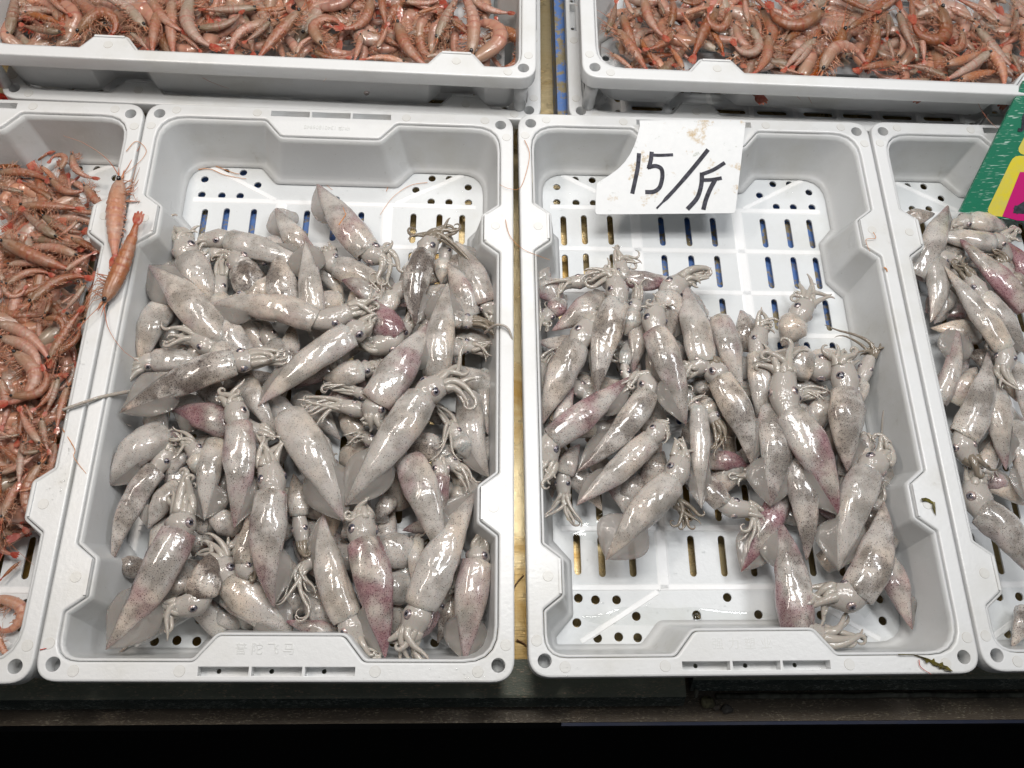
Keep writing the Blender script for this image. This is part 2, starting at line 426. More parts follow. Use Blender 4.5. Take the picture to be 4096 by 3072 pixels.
for (cx, cy) in [(s*.1685, .0085) for s in (-1, 1)]+[(s*.1925, .0305) for s in (-1, 1)]+[(s*.0815, .0085) for s in (-1, 1)]+\
        [(s*.1685, .5915) for s in (-1, 1)]+[(s*.1925, .5695) for s in (-1, 1)]+[(s*.0815, .5915) for s in (-1, 1)]+[(.181, .152), (.181, .455), (-.181, .086), (-.181, .452)]:
    lo = [bm.verts.new((x, y, -.0004)) for x, y in circle(cx, cy, .0050, 18)]; hi = [bm.verts.new((cx+(v.co.x-cx)*.93, cy+(v.co.y-cy)*.93, .00035)) for v in lo]
    bm.faces.new(hi).material_index = 1
    for k in range(18): bm.faces.new((lo[k], lo[(k+1) % 18], hi[(k+1) % 18], hi[k])).material_index = 2
# small raised lips on the tabs
for (x, ya, yb) in ((.1705, .1405, .1715), (.1705, .4365, .4675), (-.1705, .0705, .1015), (-.1705, .4365, .4675)):
    b = MB(); b.box((x-.0011, ya, -.0006), (x+.0011, yb, .0014))
    vv = [bm.verts.new(v) for v in b.v]
    for f in b.f: bm.faces.new([vv[i] for i in f])
bm.to_mesh(rim_me); bm.free()
for m_ in (M_PLAST, mat_plastic('white_plastic_disc', (.765, .765, .75)), mat_simple('disc_groove_grime', (.50, .47, .41), .5)): rim_me.materials.append(m_)
M_FLOORP = mat_plastic('white_plastic_floor', (.82, .845, .86), .20)
# wall: lofted from the rim down to the floor, solid
levels = [(-.003, .0005), (-.010, .0012), (-.030, .0045), (-.055, .0085), (-.0615, .0100), (-.0655, .0125), (-.0676, .0165)]
def loft(off):
    return [[(x, y, z) for x, y in inner_plan(d+off)] for z, d in levels]
wi = loft(0); n = len(wi[0]); wv = [v for r in wi for v in r]
wf = [(i*n+k, (i+1)*n+k, (i+1)*n+(k+1) % n, i*n+(k+1) % n) for i in range(len(wi)-1) for k in range(n)]
wall_me = mesh('wall', wv, wf, True, M_WALL)
bm = bmesh.new(); bm.from_mesh(wall_me); bmesh.ops.recalc_face_normals(bm, faces=bm.faces)
bmesh.ops.solidify(bm, geom=bm.faces[:], thickness=.0024)
bm.to_mesh(wall_me); bm.free(); wall_me.polygons.foreach_set('use_smooth', [True]*len(wall_me.polygons))
levels = [(z*1.04, d*.35) for z, d in levels]
wi = loft(0); wv = [v for r in wi for v in r]
wall_back = mesh('wall', wv, wf, True, M_WALL)
bm = bmesh.new(); bm.from_mesh(wall_back); bmesh.ops.recalc_face_normals(bm, faces=bm.faces)
bmesh.ops.solidify(bm, geom=bm.faces[:], thickness=.0024)
bm.to_mesh(wall_back); bm.free(); wall_back.polygons.foreach_set('use_smooth', [True]*len(wall_back.polygons))
# floor with its slots and drain holes
fl_loops = [inner_plan(.0162)]
def slot(x, y0, y1, w=.0068):
    r = w/2
    return [(x+r*math.cos(a), y0+r+r*math.sin(a)) for a in [PI+PI*k/6 for k in range(7)]]+[(x+r*math.cos(a), y1-r+r*math.sin(a)) for a in [PI*k/6 for k in range(7)]]
cols = [-.151, -.121, -.0907, -.031, 0, .030, .0893, .119, .148]
rows = [(.0966, .1372), (.1518, .1905), (.2035, .2420), (.2550, .2930), (.3140, .3525), (.3665, .4055), (.4190, .4606), (.4725, .5120)]
def inside(p, poly):
    c = False
    for (x1, y1), (x2, y2) in zip(poly, poly[1:]+poly[:1]):
        if (y1 > p[1]) != (y2 > p[1]) and p[0] < (x2-x1)*(p[1]-y1)/(y2-y1)+x1: c = not c
    return c
safe = inner_plan(.0178)
def add_hole(lp):
    cy = sum(p[1] for p in lp)/len(lp)
    for sh, sy in ((0, 0), (0, .003), (.003, 0), (.003, .003), (0, .0055), (.006, .002), (.006, .0055), (.009, .003)):
        q = [(x-math.copysign(sh, lp[0][0]), y-math.copysign(sy, cy-.302)) for x, y in lp]
        if all(inside(p, safe) for p in q): fl_loops.append(q); return
for x in cols:
    for (a, b) in rows: add_hole(slot(x, a, b))
hol = [(.1517, .0745), (.1292, .0748), (.1087, .0747), (.0905, .0592), (.1511, .0535), (.1289, .0393), (.1087, .0372), (.0905, .0364)]
for sx in (-1, 1):
    for (x, y) in hol:
        for yy in (y, .6035-y): add_hole(circle(sx*x, yy, .0043, 14))
for (x, y) in ((0, .0765), (-.0318, .0571), (.0289, .0571)):
    for yy in (y, .6045-y): add_hole(circle(x, yy, .0043, 14))
floor_me = flat_shape('tray_floor', fl_loops, .0009, .0004, -H-.0013)
bm = bmesh.new(); bm.from_mesh(floor_me)
def rib(x0, y0, x1, y1, w):                     # low raised ribs
    d = Vector((x1-x0, y1-y0, 0)); nn = Vector((-d.y, d.x, 0)).normalized()
    prof = [(-w, -.0004), (-w*.55, .0006), (w*.55, .0006), (w, -.0004)]
    a = [bm.verts.new(Vector((x0, y0, -H+z))+nn*o) for o, z in prof]; b = [bm.verts.new(Vector((x1, y1, -H+z))+nn*o) for o, z in prof]
    for k in range(3): bm.faces.new((a[k], b[k], b[k+1], a[k+1])).material_index = 1
for x in (-.061, .0595): rib(x, .085, x, .520, .0075)
for y in (.0865, .1445, .1970, .2485, .3035, .3595, .4123, .4665, .5220): rib(-.160, y, .160, y, .0040)
for sx in (-1, 1):
    rib(sx*.145, .036, sx*.068, .082, .0035); rib(sx*.145, .567, sx*.068, .524, .0035)
bmesh.ops.recalc_face_normals(bm, faces=bm.faces)
bm.to_mesh(floor_me); bm.free(); floor_me.materials.append(M_FLOORP); floor_me.materials.append(mat_plastic('white_plastic_rib', (.88, .89, .90), .05))
peg = MB()
def cyl(mb, x, y, r0, r1, z0, z1, n=16):
    a = circle(x, y, r0, n); b = circle(x, y, r1, n)
    mb.add([(p[0], p[1], z0) for p in a]+[(p[0], p[1], z1) for p in b], [(k, (k+1) % n, n+(k+1) % n, n+k) for k in range(n)]+[tuple(range(n))[::-1], tuple(range(n, 2*n))])
peg_me = []
for sx in (-1, 1):
    for yy in (.0145, .5855):
        p = MB(); cyl(p, sx*.1855, yy, .0068, .0080, -.0620, -.0172); peg_me.append(mesh('corner_peg', p.v, p.f, True, M_WALL))
plate_me = []
for (ya, yb) in ((.0036, .0150), (.5850, .5964)):
    lp = [[(-.068, ya), (.066, ya), (.066, yb), (-.068, yb)]]
    for (x0, x1) in slots: lp.append(circle(x0+.0145, (ya+yb)/2, .0021, 10))
    me = flat_shape('handle_plate', lp, .0008, 0, -.0125); me.materials.append(M_PLAST); plate_me.append(me)
for me in peg_me+plate_me: pass

def make_crate(loc, rz, label, group, wall=None):
    r = empty('fish_crate', loc); r.rotation_euler.z = rz
    tag(r, label, 'crate', group)
    for nm, me in [('rim', rim_me), ('wall', wall or wall_me), ('tray_floor', floor_me)]+[('corner_peg', m) for m in peg_me]+[('handle_plate', m) for m in plate_me]:
        link(nm, me, None, r)
    return r
G_FRONT = 'white plastic fish trays in the front row'; G_BACK = 'white plastic fish crates stacked at the back'
CR = {}
CR['A'] = make_crate((0, 0, 0), -.0052, 'white plastic tray heaped with squid, left of the handwritten price card', G_FRONT)
CR['B'] = make_crate((.4121, .0038, 0), .0059, 'white plastic tray of squid with the handwritten price card on its back rim', G_FRONT)
CR['C'] = make_crate((.8146, .0072, 0), .0048, 'white plastic tray of squid under the green price board', G_FRONT)
CR['L'] = make_crate((-.4024, .0002, 0), -.0048, 'white plastic tray of small pink shrimp in the front row', G_FRONT)
CR['T1L'] = make_crate((.2385, .803, -.012), PI/2-.0150, 'empty white crate underneath the shrimp crate at back left', G_BACK)
CR['T1'] = make_crate((.2285, .806, .051), PI/2-.0169, 'white crate full of shrimp, upper one of the back left stack', G_BACK, wall_back)
CR['T2L'] = make_crate((.8690, .801, -.012), PI/2-.0060, 'empty white crate underneath the shrimp crate at back right', G_BACK)
CR['T2'] = make_crate((.8770, .805, .051), PI/2-.0096, 'white crate full of shrimp, upper one of the back right stack', G_BACK)
M_RELIEF = mat_simple('embossed_plastic', (.69, .70, .69), .35, .3)
def letter(crate, body, size, loc, rz, gap, label):
    me = text_mesh('lettering', body, size, .00025, gap); me.materials.append(M_RELIEF)
    o = link('lettering', me, None, CR[crate]); o.location = loc; o.rotation_euler.z = rz; o['label'] = label
letter('A', '普陀飞马', .0105, (-.0125, .0262, .0002), 0, 1.55, 'four raised Chinese characters on the front handle')
letter('B', '强力塑业', .0105, (-.012, .0262, -.00012), 0, 1.75, 'faint worn raised characters on the front handle')
letter('A', '中华 13401806948', .0068, (-.004, .5745, .0002), PI, .95, 'raised number upside down on the back handle')

# ------------------------------------------------------------------ signs
def ribbon(name, pts, wid, P, mat, parent, lift, n):
    """painted stroke as a thin raised ribbon; P maps 2D to the board"""
    q = [P(*p) for p in pts]; vs = []; fs = []
    nn = n.normalized()
    m = len(q)
    for i in range(m):
        t = (q[min(i+1, m-1)]-q[max(i-1, 0)]).normalized(); sd = t.cross(nn)
        w = (wid[i] if hasattr(wid, '__len__') else wid)/2
        ex = t*(w*.8 if i == m-1 else -w*.8 if i == 0 else 0)
        vs += [q[i]+ex+sd*w+nn*lift, q[i]+ex-sd*w+nn*lift]
    fs = [(2*i, 2*i+1, 2*i+3, 2*i+2) for i in range(m-1)]
    return link(name, mesh(name, vs, fs, False), mat, parent)
def card(name, poly, P, n, thick, mat, parent):
    q = [P(*p) for p in poly]; nn = n.normalized(); k = len(q)
    return link(name, mesh(name, q+[v-nn*thick for v in q], [tuple(range(k))[::-1], tuple(range(k, 2*k))]+[(i, (i+1) % k, k+(i+1) % k, k+i) for i in range(k)], False), mat, parent)
def smooth_line(pts, k=5):
    out = []
    for i in range(len(pts)-1):
        p0 = pts[max(i-1, 0)]; p1 = pts[i]; p2 = pts[i+1]; p3 = pts[min(i+2, len(pts)-1)]
        for j in range(k):
            t = j/k
            out.append(tuple(.5*((2*b)+(-a+c)*t+(2*a-5*b+4*c-d)*t*t+(-a+3*b-3*c+d)*t**3) for a, b, c, d in zip(p0, p1, p2, p3)))
    out.append(tuple(pts[-1])); return out
def mat_card():
    m = NT('worn_white_card'); co = m.coord()
    n = m.noise(28, co, 6, .7); n2 = m.noise(60, co, 5, .7); n3 = m.noise(140, co, 3)
    c = m.mix(n3, (.70, .715, .725), (.78, .79, .795))
    c = m.mix(m.math('MULTIPLY', m.smooth(n, .565, .67), .8), c, (.46, .30, .10))
    c = m.mix(m.math('MULTIPLY', m.smooth(n2, .62, .72), .6), c, (.30, .33, .27))
    m.color(c); m.set(Roughness=.55); m.bump(n2, .15, .001); return m.m
M_INK = mat_simple('black_marker', (.008, .008, .016), .7, 0, 0, 240, (.05, .05, .07))
p0 = at(2700, 700, 0); p0 = Vector((.42, .5745, .0045)); nrm = Vector((.01, -.30, 1)).normalized()
Pc = lambda x, y: at_plane(2000+x/1.3825, 430+y/1.3825, p0, nrm)
pc = empty('price_card', Pc(950, 330)); tag(pc, 'worn white card handwritten with 15 per jin on the right squid tray', 'price card')
poly = [(772, 71), (1340, 70), (1352, 74), (1358, 88), (1302, 570), (1298, 580), (1285, 584), (548, 591), (533, 588), (527, 578), (534, 425), (540, 415), (560, 402), (605, 375), (650, 342), (690, 302), (720, 258), (742, 212), (757, 170), (768, 125), (774, 100)]
root_fix = []
def under(o, root):
    o.parent = root; o.matrix_parent_inverse = Matrix.Translation(-Vector(root.location))
under(card('card', poly[::-1], Pc, nrm, .0015, mat_card(), None), pc)
W_ = .0047
strokes = [([(768, 262), (762, 330), (748, 400), (733, 468)], W_), ([(836, 262), (880, 265), (950, 262)], W_*.75), ([(838, 254), (834, 290), (824, 330)], W_),
           ([(824, 330), (860, 324), (890, 338), (898, 370), (893, 410), (880, 445), (850, 466), (812, 468)], W_),
           ([(1145, 240), (1060, 345), (960, 460), (868, 556)], [W_, W_, W_*.9, W_*.45]),
           ([(1236, 310), (1180, 345), (1116, 370)], W_*.9), ([(1116, 370), (1112, 430), (1090, 500), (1042, 556)], W_*1.05),
           ([(1128, 402), (1170, 400), (1218, 392)], W_*.85), ([(1188, 402), (1160, 455), (1138, 510), (1126, 556)], W_*1.05)]
for k, (pts, w) in enumerate(strokes):
    if hasattr(w, '__len__'): w = [w[min(int(i/5+.5), 3)] for i in range(5*(len(pts)-1)+1)]
    under(ribbon('handwriting', smooth_line(pts), w, Pc, M_INK, None, .00025+.00006*k, nrm), pc)
# green price board leaning on the far right tray
a = at(3838, 848, -.030); b = at(4096, 322, .0585); c = at(4096, 893, -.030)
n2 = (b-a).cross(c-a).normalized(); n2 = n2 if n2.z > 0 else -n2
s_ = 2.7635
Pg = lambda x, y: at_plane(3800+x/s_, 300+y/s_, a, n2)
gb = empty('price_board', a); tag(gb, 'scratched green price board with yellow frame and magenta number panel leaning over the tray', 'price board')
def mat_scratched(name, base):
    m = NT(name); co = m.coord(); c = base
    c = m.mix(m.noise(40, co, 4), tuple(x*.8 for x in base), base)
    for k in range(3):
        mp = m.n('ShaderNodeMapping'); mp.inputs['Rotation'].default_value = (.3*k, .2, .6+1.1*k); mp.inputs['Scale'].default_value = (1, 14, 6); m.l(co, mp.inputs[0])
        c = m.mix(m.math('MULTIPLY', m.smooth(m.noise(55, mp.outputs[0], 2, .5, .3), .64, .72), .75), c, (.50, .66, .58))
    m.color(c); m.set(Roughness=.4, Coat_Weight=.2); return m.m
under(card('board', [(105, 1512), (818, 62), (2000, -200), (2000, 1680), (818, 1625)], Pg, n2, .004, mat_scratched('scratched_green', (.012, .19, .105)), None), gb)
M_YEL = mat_simple('board_yellow', (.72, .60, .035), .4, .2, 0, 60, (.62, .55, .12)); M_MAG = mat_simple('board_magenta', (.55, .012, .17), .35, .3)
def patch(name, poly, lift, mat):
    q = [Pg(*p)+n2*lift for p in poly]; under(link(name, mesh(name, q, [tuple(range(len(q)))], False), mat), gb)
patch('yellow_panel', [(560, 1566), (470, 1555), (432, 1535), (415, 1500), (425, 1460), (660, 975), (690, 925), (725, 900), (765, 893), (1500, 900), (1500, 1600), (818, 1590)], .0004, M_YEL)
patch('yellow_panel', [(818, 882), (785, 872), (758, 845), (755, 808), (818, 688), (1200, 100), (1500, 100), (1500, 882)], .0004, M_YEL)
patch('magenta_panel', [(770, 1072), (1500, 1085), (1500, 1650), (740, 1608), (574, 1562)], .0008, M_MAG)
under(ribbon('numeral', smooth_line([(880, 1230), (960, 1190), (1040, 1230), (1010, 1310), (880, 1400), (745, 1485)]), .0085, Pg, M_INK, None, .0013, n2), gb)
under(ribbon('numeral', [(735, 1486), (900, 1500), (1080, 1510)], .0085, Pg, M_INK, None, .0011, n2), gb)
under(ribbon('brush_stroke', smooth_line([(900, 300), (818, 450), (806, 540), (800, 590), (785, 608), (760, 606)]), .0035, Pg, M_INK, None, .0009, n2), gb)

# ------------------------------------------------------------------ squid
WIN = {'a1': (400, 700, 2.0733), 'a2': (1200, 700, 2.0733), 'a3': (400, 1400, 2.0733), 'a4': (1200, 1400, 2.0733), 'a5': (400, 2000, 2.0733), 'a6': (1200, 2000, 2.0733),
       'b1': (2050, 900, 2.0733), 'b2': (2850, 1000, 2.0733), 'b3': (2050, 1600, 2.0733), 'b4': (2850, 1700, 1.8433), 'c1': (3400, 700, 1.6595), 'c2': (3400, 1700, 1.6595)}
def full(w, p):
    if len(p) == 3: w, p = p[0], p[1:]
    x, y, s = WIN[w]; return x+p[0]/s, y+p[1]/s
TONE = {'g': (.22, .26, .35), 'd': (.62, .28, .45), 'p': (.35, .62, .25), 'P': (.45, 1., .10), 's': (1., .12, .45), 'y': (.30, .08, .95)}
STEP = .0112
def zone_attr(me, vals):
    a = me.color_attributes.new('zone', 'FLOAT_COLOR', 'POINT')
    a.data.foreach_set('color', [c for v in vals for c in (*v, 1.0)])
PROF = [(0, .02), (.03, .10), (.08, .20), (.15, .33), (.25, .51), (.37, .70), (.50, .86), (.62, .96), (.74, 1.0), (.86, .97), (.95, .90), (1, .86)]
def prof(t):
    for (a, x), (b, y) in zip(PROF, PROF[1:]):
        if t <= b: return x+(y-x)*(t-a)/(b-a)
    return PROF[-1][1]
SQUIDS = []
def squid(tray, w, tail, mouth, root=None, tips=None, width=240, L=2, tone='g', fins=3, bend=0., eye=None, dt=0., arms=8, fw=None):
    """tail tip, mantle opening, root of the arms and arm tips as seen in the photograph; L the level in the heap"""
    rnd = random.Random(len(SQUIDS)*13+5)
    s = WIN[w][2]
    zb = -H+.0008+STEP*L
    tf = full(w, tail); mf = full(w, mouth)
    wpx = width/s
    mm = at(mf[0], mf[1], zb+.012)
    wid = wpx/F*(CAM-mm).length*.96
    fl = rnd.uniform(.60, .72)
    rmax = wid/2
    zt = zb+dt*STEP
    T = at(tf[0], tf[1], zt+.003); Mo = at(mf[0], mf[1], zb+rmax*fl)
    axis = (Mo-T); axis.z = 0; ln = axis.length; ax = axis.normalized(); sd = Vector((-ax.y, ax.x, 0))
    bnd = bend if bend else rnd.uniform(-.055, .055)
    sink = STEP*.75 if root is None else 0
    def spine(t):
        zlow = zt+(zb-zt)*t-sink*max(0, t-.6)/.4
        p = T.lerp(Mo, t); p = p+sd*(bnd*ln*4*t*(1-t))
        p.z = zlow+prof(t)*rmax*fl+.0008
        return p
    NR, NS = 26, 22
    ts = [(i/(NR-1))**1.15 for i in range(NR)]
    vs = []; zone = []; seed = rnd.uniform(0, 90)
    base = Vector((T.x*.4+Mo.x*.6, T.y*.4+Mo.y*.6, zb))
    for i, t in enumerate(ts):
        c = spine(t); tg = (spine(min(t+.02, 1))-spine(max(t-.02, 0))).normalized(); s2 = Vector((0, 0, 1)).cross(tg).normalized(); up = tg.cross(s2)
        r = prof(t)*rmax
        for k in range(NS):
            a = 2*PI*k/NS
            q = 1+.17*noise.noise(Vector((t*3.6, math.cos(a)*1.1+seed, math.sin(a)*1.1)))+.06*noise.noise(Vector((t*11, math.cos(a)*3+seed, math.sin(a)*3)))
            v = c+s2*(math.cos(a)*r*q)+up*(math.sin(a)*r*fl*q*(1.0 if math.sin(a) > 0 else .8))
            if t > .97: v += tg*(wid*(.055*max(0, math.sin(a))**3+.03*noise.noise(Vector((math.cos(a)*2, math.sin(a)*2, seed)))))
            vs.append(v-base); zone.append((t, max(0, math.sin(a)), 0))
    # collar: lip and inside of the mantle opening
    c = spine(1.0); tg = (c-spine(.96)).normalized(); s2 = Vector((0, 0, 1)).cross(tg).normalized(); up = tg.cross(s2)
    last = vs[-NS:]
    for sc, off in ((.90, .0006), (.80, -.004), (.66, -.014)):
        ctr = sum(last, Vector())/NS
        for v in last: vs.append(ctr+(v-ctr)*sc+tg*off); zone.append((1, .2, 1))
    R_ = NR+3
    fs = [(i*NS+k, i*NS+(k+1) % NS, (i+1)*NS+(k+1) % NS, (i+1)*NS+k) for i in range(R_-1) for k in range(NS)]
    fs += [tuple(range(NS))[::-1], tuple((R_-1)*NS+k for k in range(NS))]
    me = mesh('mantle', vs, fs, True, M_SQUID); zone_attr(me, zone)
    r = empty('squid', base)
    mo = link('mantle', me, None, r)
    tc = TONE[tone]; mo.color = (min(1, tc[0]*rnd.uniform(.7, 1.2)), min(1, tc[1]*rnd.uniform(.7, 1.2)), min(1, tc[2]*rnd.uniform(.7, 1.2)), 1)
    # fins
    fwid = fw*.8 if fw else rnd.uniform(.26, .44)
    if fins == 3 and fw is None: fins = rnd.choice((0, 1, 2, 3, 3))
    for bit, sg in ((1, 1), (2, -1)):
        if not fins & bit: continue
        fv = []; NU, NV = 13, 5
        t1 = rnd.uniform(.42, .50); droop = rnd.uniform(.55, 1.05); fwk = fwid*rnd.uniform(.8, 1.2)
        for lay in (0, 1):
            for i in range(NU):
                u = i/(NU-1); t = .015+u*t1
                c = spine(t); tg = (spine(min(t+.02, 1))-spine(max(t-.02, 0))).normalized(); s2 = Vector((0, 0, 1)).cross(tg).normalized()
                wv = wid*fwk*(math.sin(PI*min(1, u**1.25))**.75 if 0 < u < 1 else 0)
                rr = prof(t)*rmax
                for j in range(NV):
                    q = j/(NV-1)
                    x = rr*.86+q*wv
                    z = c.z+(rr*.30)*(1-q)-q*droop*(c.z-zt-.001)+.0022*q*noise.noise(Vector((u*4, q*2+seed, 3)))*2
                    th = .0007*(1-q*.6)*(1 if lay == 0 else -1)
                    fv.append(Vector((c.x, c.y, 0))+s2*(sg*x)-ax*(wv*.10*q)+Vector((0, 0, max(z, -H+.0012)+th))-base)
        g = lambda l, i, j: l*NU*NV+i*NV+j
        ff = [(g(0, i, j), g(0, i+1, j), g(0, i+1, j+1), g(0, i, j+1)) for i in range(NU-1) for j in range(NV-1)]
        ff += [(g(1, i, j+1), g(1, i+1, j+1), g(1, i+1, j), g(1, i, j)) for i in range(NU-1) for j in range(NV-1)]
        ff += [(g(0, i, NV-1), g(0, i+1, NV-1), g(1, i+1, NV-1), g(1, i, NV-1)) for i in range(NU-1)]
        link('fin', mesh('fin', fv, ff, True, M_FIN), None, r)
    info = dict(o=r, tray=tray, tone=tone, tail=tf, mouth=mf, L=L, head=root is not None, ln=ln, wid=wid)
    SQUIDS.append(info)
    if root is None: return r
    # head
    rf = full(w, root)
    Hr = at(rf[0], rf[1], zb+rmax*.52)
    c0 = spine(1.0)-(spine(1.0)-spine(.93)).normalized()*(wid*.10)
    hd = (Hr-c0); hl = hd.length
    if hl < wid*.5: Hr = c0+hd.normalized()*wid*.5; hd = Hr-c0; hl = hd.length
    hdir = hd.normalized()
    mdir = (spine(1)-spine(.95)).normalized()
    def hp(t):
        p1 = c0+mdir*hl*.4
        return c0*(1-t)**2+p1*(2*t*(1-t))+Hr*t*t
    hw = min(wid*.9, hl*1.5)
    HPR = [(0, .36), (.2, .35), (.38, .41), (.55, .45), (.72, .41), (.88, .36), (1, .33)]
    hb = MB(); pts = []; rad = []
    for i in range(13):
        t = i/12
        for (a, x), (b, y) in zip(HPR, HPR[1:]):
            if t <= b: rv = x+(y-x)*(t-a)/(b-a); break
        pts.append(hp(t)-base); rad.append(rv*hw)
    hb.tube(pts, rad, 14, .80)
    link('head', mesh('head', hb.v, hb.f, True, M_HEAD), None, r)
    # eyes
    te = .58
    ec = hp(te); et = (hp(te+.05)-hp(te-.05)).normalized(); es = Vector((0, 0, 1)).cross(et).normalized(); eu = et.cross(es)
    side = eye if eye else rnd.choice((1, -1))
    er = max(.0030, min(.145*hw, .0060))
    for sg in (side, -side):
        ang = rnd.uniform(.65, 1.0) if sg == side else rnd.uniform(-.1, .35)
        dr = (es*(sg*math.cos(ang))+eu*math.sin(ang)).normalized()
        pos = ec+es*(sg*math.cos(ang)*.41*hw)+eu*(math.sin(ang)*.41*hw*.80)-dr*(er*.35)
        mb = []; fsx = []; mats = []
        nu, nv = 14, 11
        q = dr.to_track_quat('Z', 'Y').to_matrix()
        b = MB(); b.ball(pos-base, er, nu, nv, (1.12, 1.0, .80), q)
        eo = mesh('eye', b.v, b.f, True); eo.materials.append(M_EYE); eo.materials.append(M_IRIS); eo.materials.append(M_PUPIL)
        for pi, pl in enumerate(eo.polygons):
            j = pi//nu; i = pi % nu
            pl.material_index = 2 if j < 1 else 0 if j < 2 else (1 if j < 5 and (i+int(seed)) % nu < 11 else 0)
        link('eye', eo, None, r)
    # arms
    tl = [full(w, tp) for tp in (tips or [])]
    if not tl:
        d = Vector((rf[0]-mf[0], rf[1]-mf[1])); d = d.normalized() if d.length > 1 else Vector((1, 0)); tl = [(rf[0]+d.x*wpx*.9, rf[1]+d.y*wpx*.9)]
    dirh = Vector((hdir.x, hdir.y, 0)).normalized(); sh = Vector((-dirh.y, dirh.x, 0))
    armmat = M_ARMD if (tone in 'ds' and rnd.random() < .5) else M_ARM
    for k in range(arms):
        ph = 2*PI*k/arms+.3
        R0 = Hr+sh*(math.cos(ph)*.22*hw)+Vector((0, 0, math.sin(ph)*.15*hw))-hdir*(hw*.06)
        tpx = tl[k % len(tl)]
        jit = wpx*.15
        zz = zb+.004+.006*rnd.random()*(1+.3*L)
        E_ = at(tpx[0]+rnd.uniform(-jit, jit), tpx[1]+rnd.uniform(-jit, jit), max(zz, -H+.004))
        E_ = R0+(E_-R0)*rnd.uniform(.72, .98); dd = (E_-R0); Ln = dd.length
        c1 = R0+(dirh*rnd.uniform(.35, .55)+sh*(math.cos(ph)*rnd.uniform(.02, .16)))*Ln+Vector((0, 0, .004*rnd.uniform(-.5, 1.4)))
        P = []
        for i in range(11):
            t = i/10; P.append(R0*(1-t)**2+c1*(2*t*(1-t))+E_*t*t)
        cur = rnd.random()
        dv = (P[-1]-P[-2]); st = dv.length*rnd.uniform(.5, .8); dv.z *= .3; dv.normalize()
        turn = rnd.choice((-1, 1))*(rnd.uniform(.30, .50) if cur < .33 else rnd.uniform(.05, .30)); ns = 8 if cur < .33 else 4
        p = P[-1].copy(); tilt = rnd.uniform(-.4, .4)
        for i in range(ns):
            dv = Matrix.Rotation(turn*(1+.09*i), 3, 'Z') @ dv
            p = p+dv*st*(1-.055*i)+Vector((0, 0, tilt*.0006*i)); P.append(p.copy())
        m_ = len(P); r0 = hw*rnd.uniform(.125, .17)
        for v in P: v.z = max(v.z, -H+.0022)
        b = MB(); b.tube([v-base for v in P], [r0*(1-.88*(i/(m_-1))**1.15) for i in range(m_)], 7)
        link('arm', mesh('arm', b.v, b.f, True, armmat), None, r)
    return r

def tentacle(i, pts, zs, r):
    sq = SQUIDS[i]['o']; P = []
    q = [at(x, y, z) for (x, y), z in zip(pts, zs)]
    q = [Vector(v) for v in smooth_line([tuple(v) for v in q], 6)]
    b = MB(); b.tube([v-Vector(sq.location) for v in q], [r*(1-.35*k/len(q)) for k in range(len(q))], 7)
    link('tentacle', mesh('tentacle', b.v, b.f, True, M_ARM), None, sq)

A = lambda *a, **k: squid('A', *a, **k)
A('a1', (990, 1130), (735, 690), (690, 540), [(590, 390), (760, 470), (480, 400), (600, 540)], 270, 2, 'g')
A('a1', (1760, 700), (1065, 530), (880, 540), [(790, 640), (800, 560)], 215, 2, 'g', bend=.05, eye=1)
A('a1', (1455, 265), (1720, 640), None, None, 200, 1.2, 'p', fw=.7)
A('a1', (1700, 540), (1765, 1150), None, None, 215, 3, 'g', fw=.75)
A('a1', (1350, 1150), (1190, 770), (1110, 660), [(1060, 590), (980, 680)], 270, 1.6, 's')
A('a1', (1480, 615), (1560, 1120), None, None, 270, 2.2, 's', fins=0)
A('a1', (865, 1070), (1790, 1200), ('a2', 430, 1120), [('a2', 640, 1070), ('a2', 600, 1110), ('a2', 620, 990)], 265, 4, 'g', bend=.05, fins=2, eye=-1)
A('a1', (385, 735), (975, 1345), None, None, 300, 3.2, 'p', bend=.03, fw=.6)
A('a1', (1250, 1650), (960, 1450), (775, 1350), [(545, 1290), (580, 1400), (640, 1250)], 220, 3.1, 'd', eye=1)
A('a3', (155, 515), (1110, 100), (1270, 75), [(1530, 40), (1500, 10), (1540, 80)], 275, 4.5, 's', bend=.02, eye=1, fw=.6)
A('a1', (330, 1595), (500, 1060), None, None, 250, 2.4, 'y', fins=1)
A('a1', (930, 1540), (450, 1535), (340, 1580), [('a3', 110, 470), ('a3', 140, 530), ('a3', 40, 260), ('a3', 230, 60)], 210, 2, 'g', eye=1)
A('a1', (920, 1080), (1190, 1500), None, None, 240, 2.8, 'p')
A('a1', (1120, 1300), (985, 1020), (1010, 840), [(970, 690), (1060, 600)], 190, 1.8, 'g', eye=-1)
A('a1', (1720, 790), (1450, 690), (1290, 690), [(1160, 650), (1190, 740)], 190, 1.5, 'g', eye=-1)
A('a1', (720, 1100), (580, 860), (560, 700), [(540, 560), (590, 600)], 150, 1.3, 'g', eye=1)
A('a2', (140, 65), (560, 630), (690, 670), [(860, 790), (740, 550), (700, 860), (610, 840)], 290, 2.3, 'p', bend=-.03, eye=1)
A('a2', (805, 1005), (295, 760), (240, 640), [(170, 610), (200, 700), (230, 580)], 230, 1.8, 'y', bend=-.04, eye=-1)
A('a2', (290, 815), (590, 1010), (660, 1020), [(690, 900), (560, 900)], 160, 2.4, 'P', fins=0)
A('a2', (620, 1030), (790, 1340), (610, 1420), [(450, 1380), (480, 1330)], 280, 2.9, 'P', eye=-1, fins=0)
A('a2', (1085, 1205), ('a4', 630, 430), ('a4', 620, 520), [('a4', 560, 620), ('a4', 700, 640)], 335, 3.9, 'p', bend=.02, fins=1)
A('a2', (1225, 885), ('a4', 1130, 200), None, None, 275, 3.4, 'y', fw=.5)
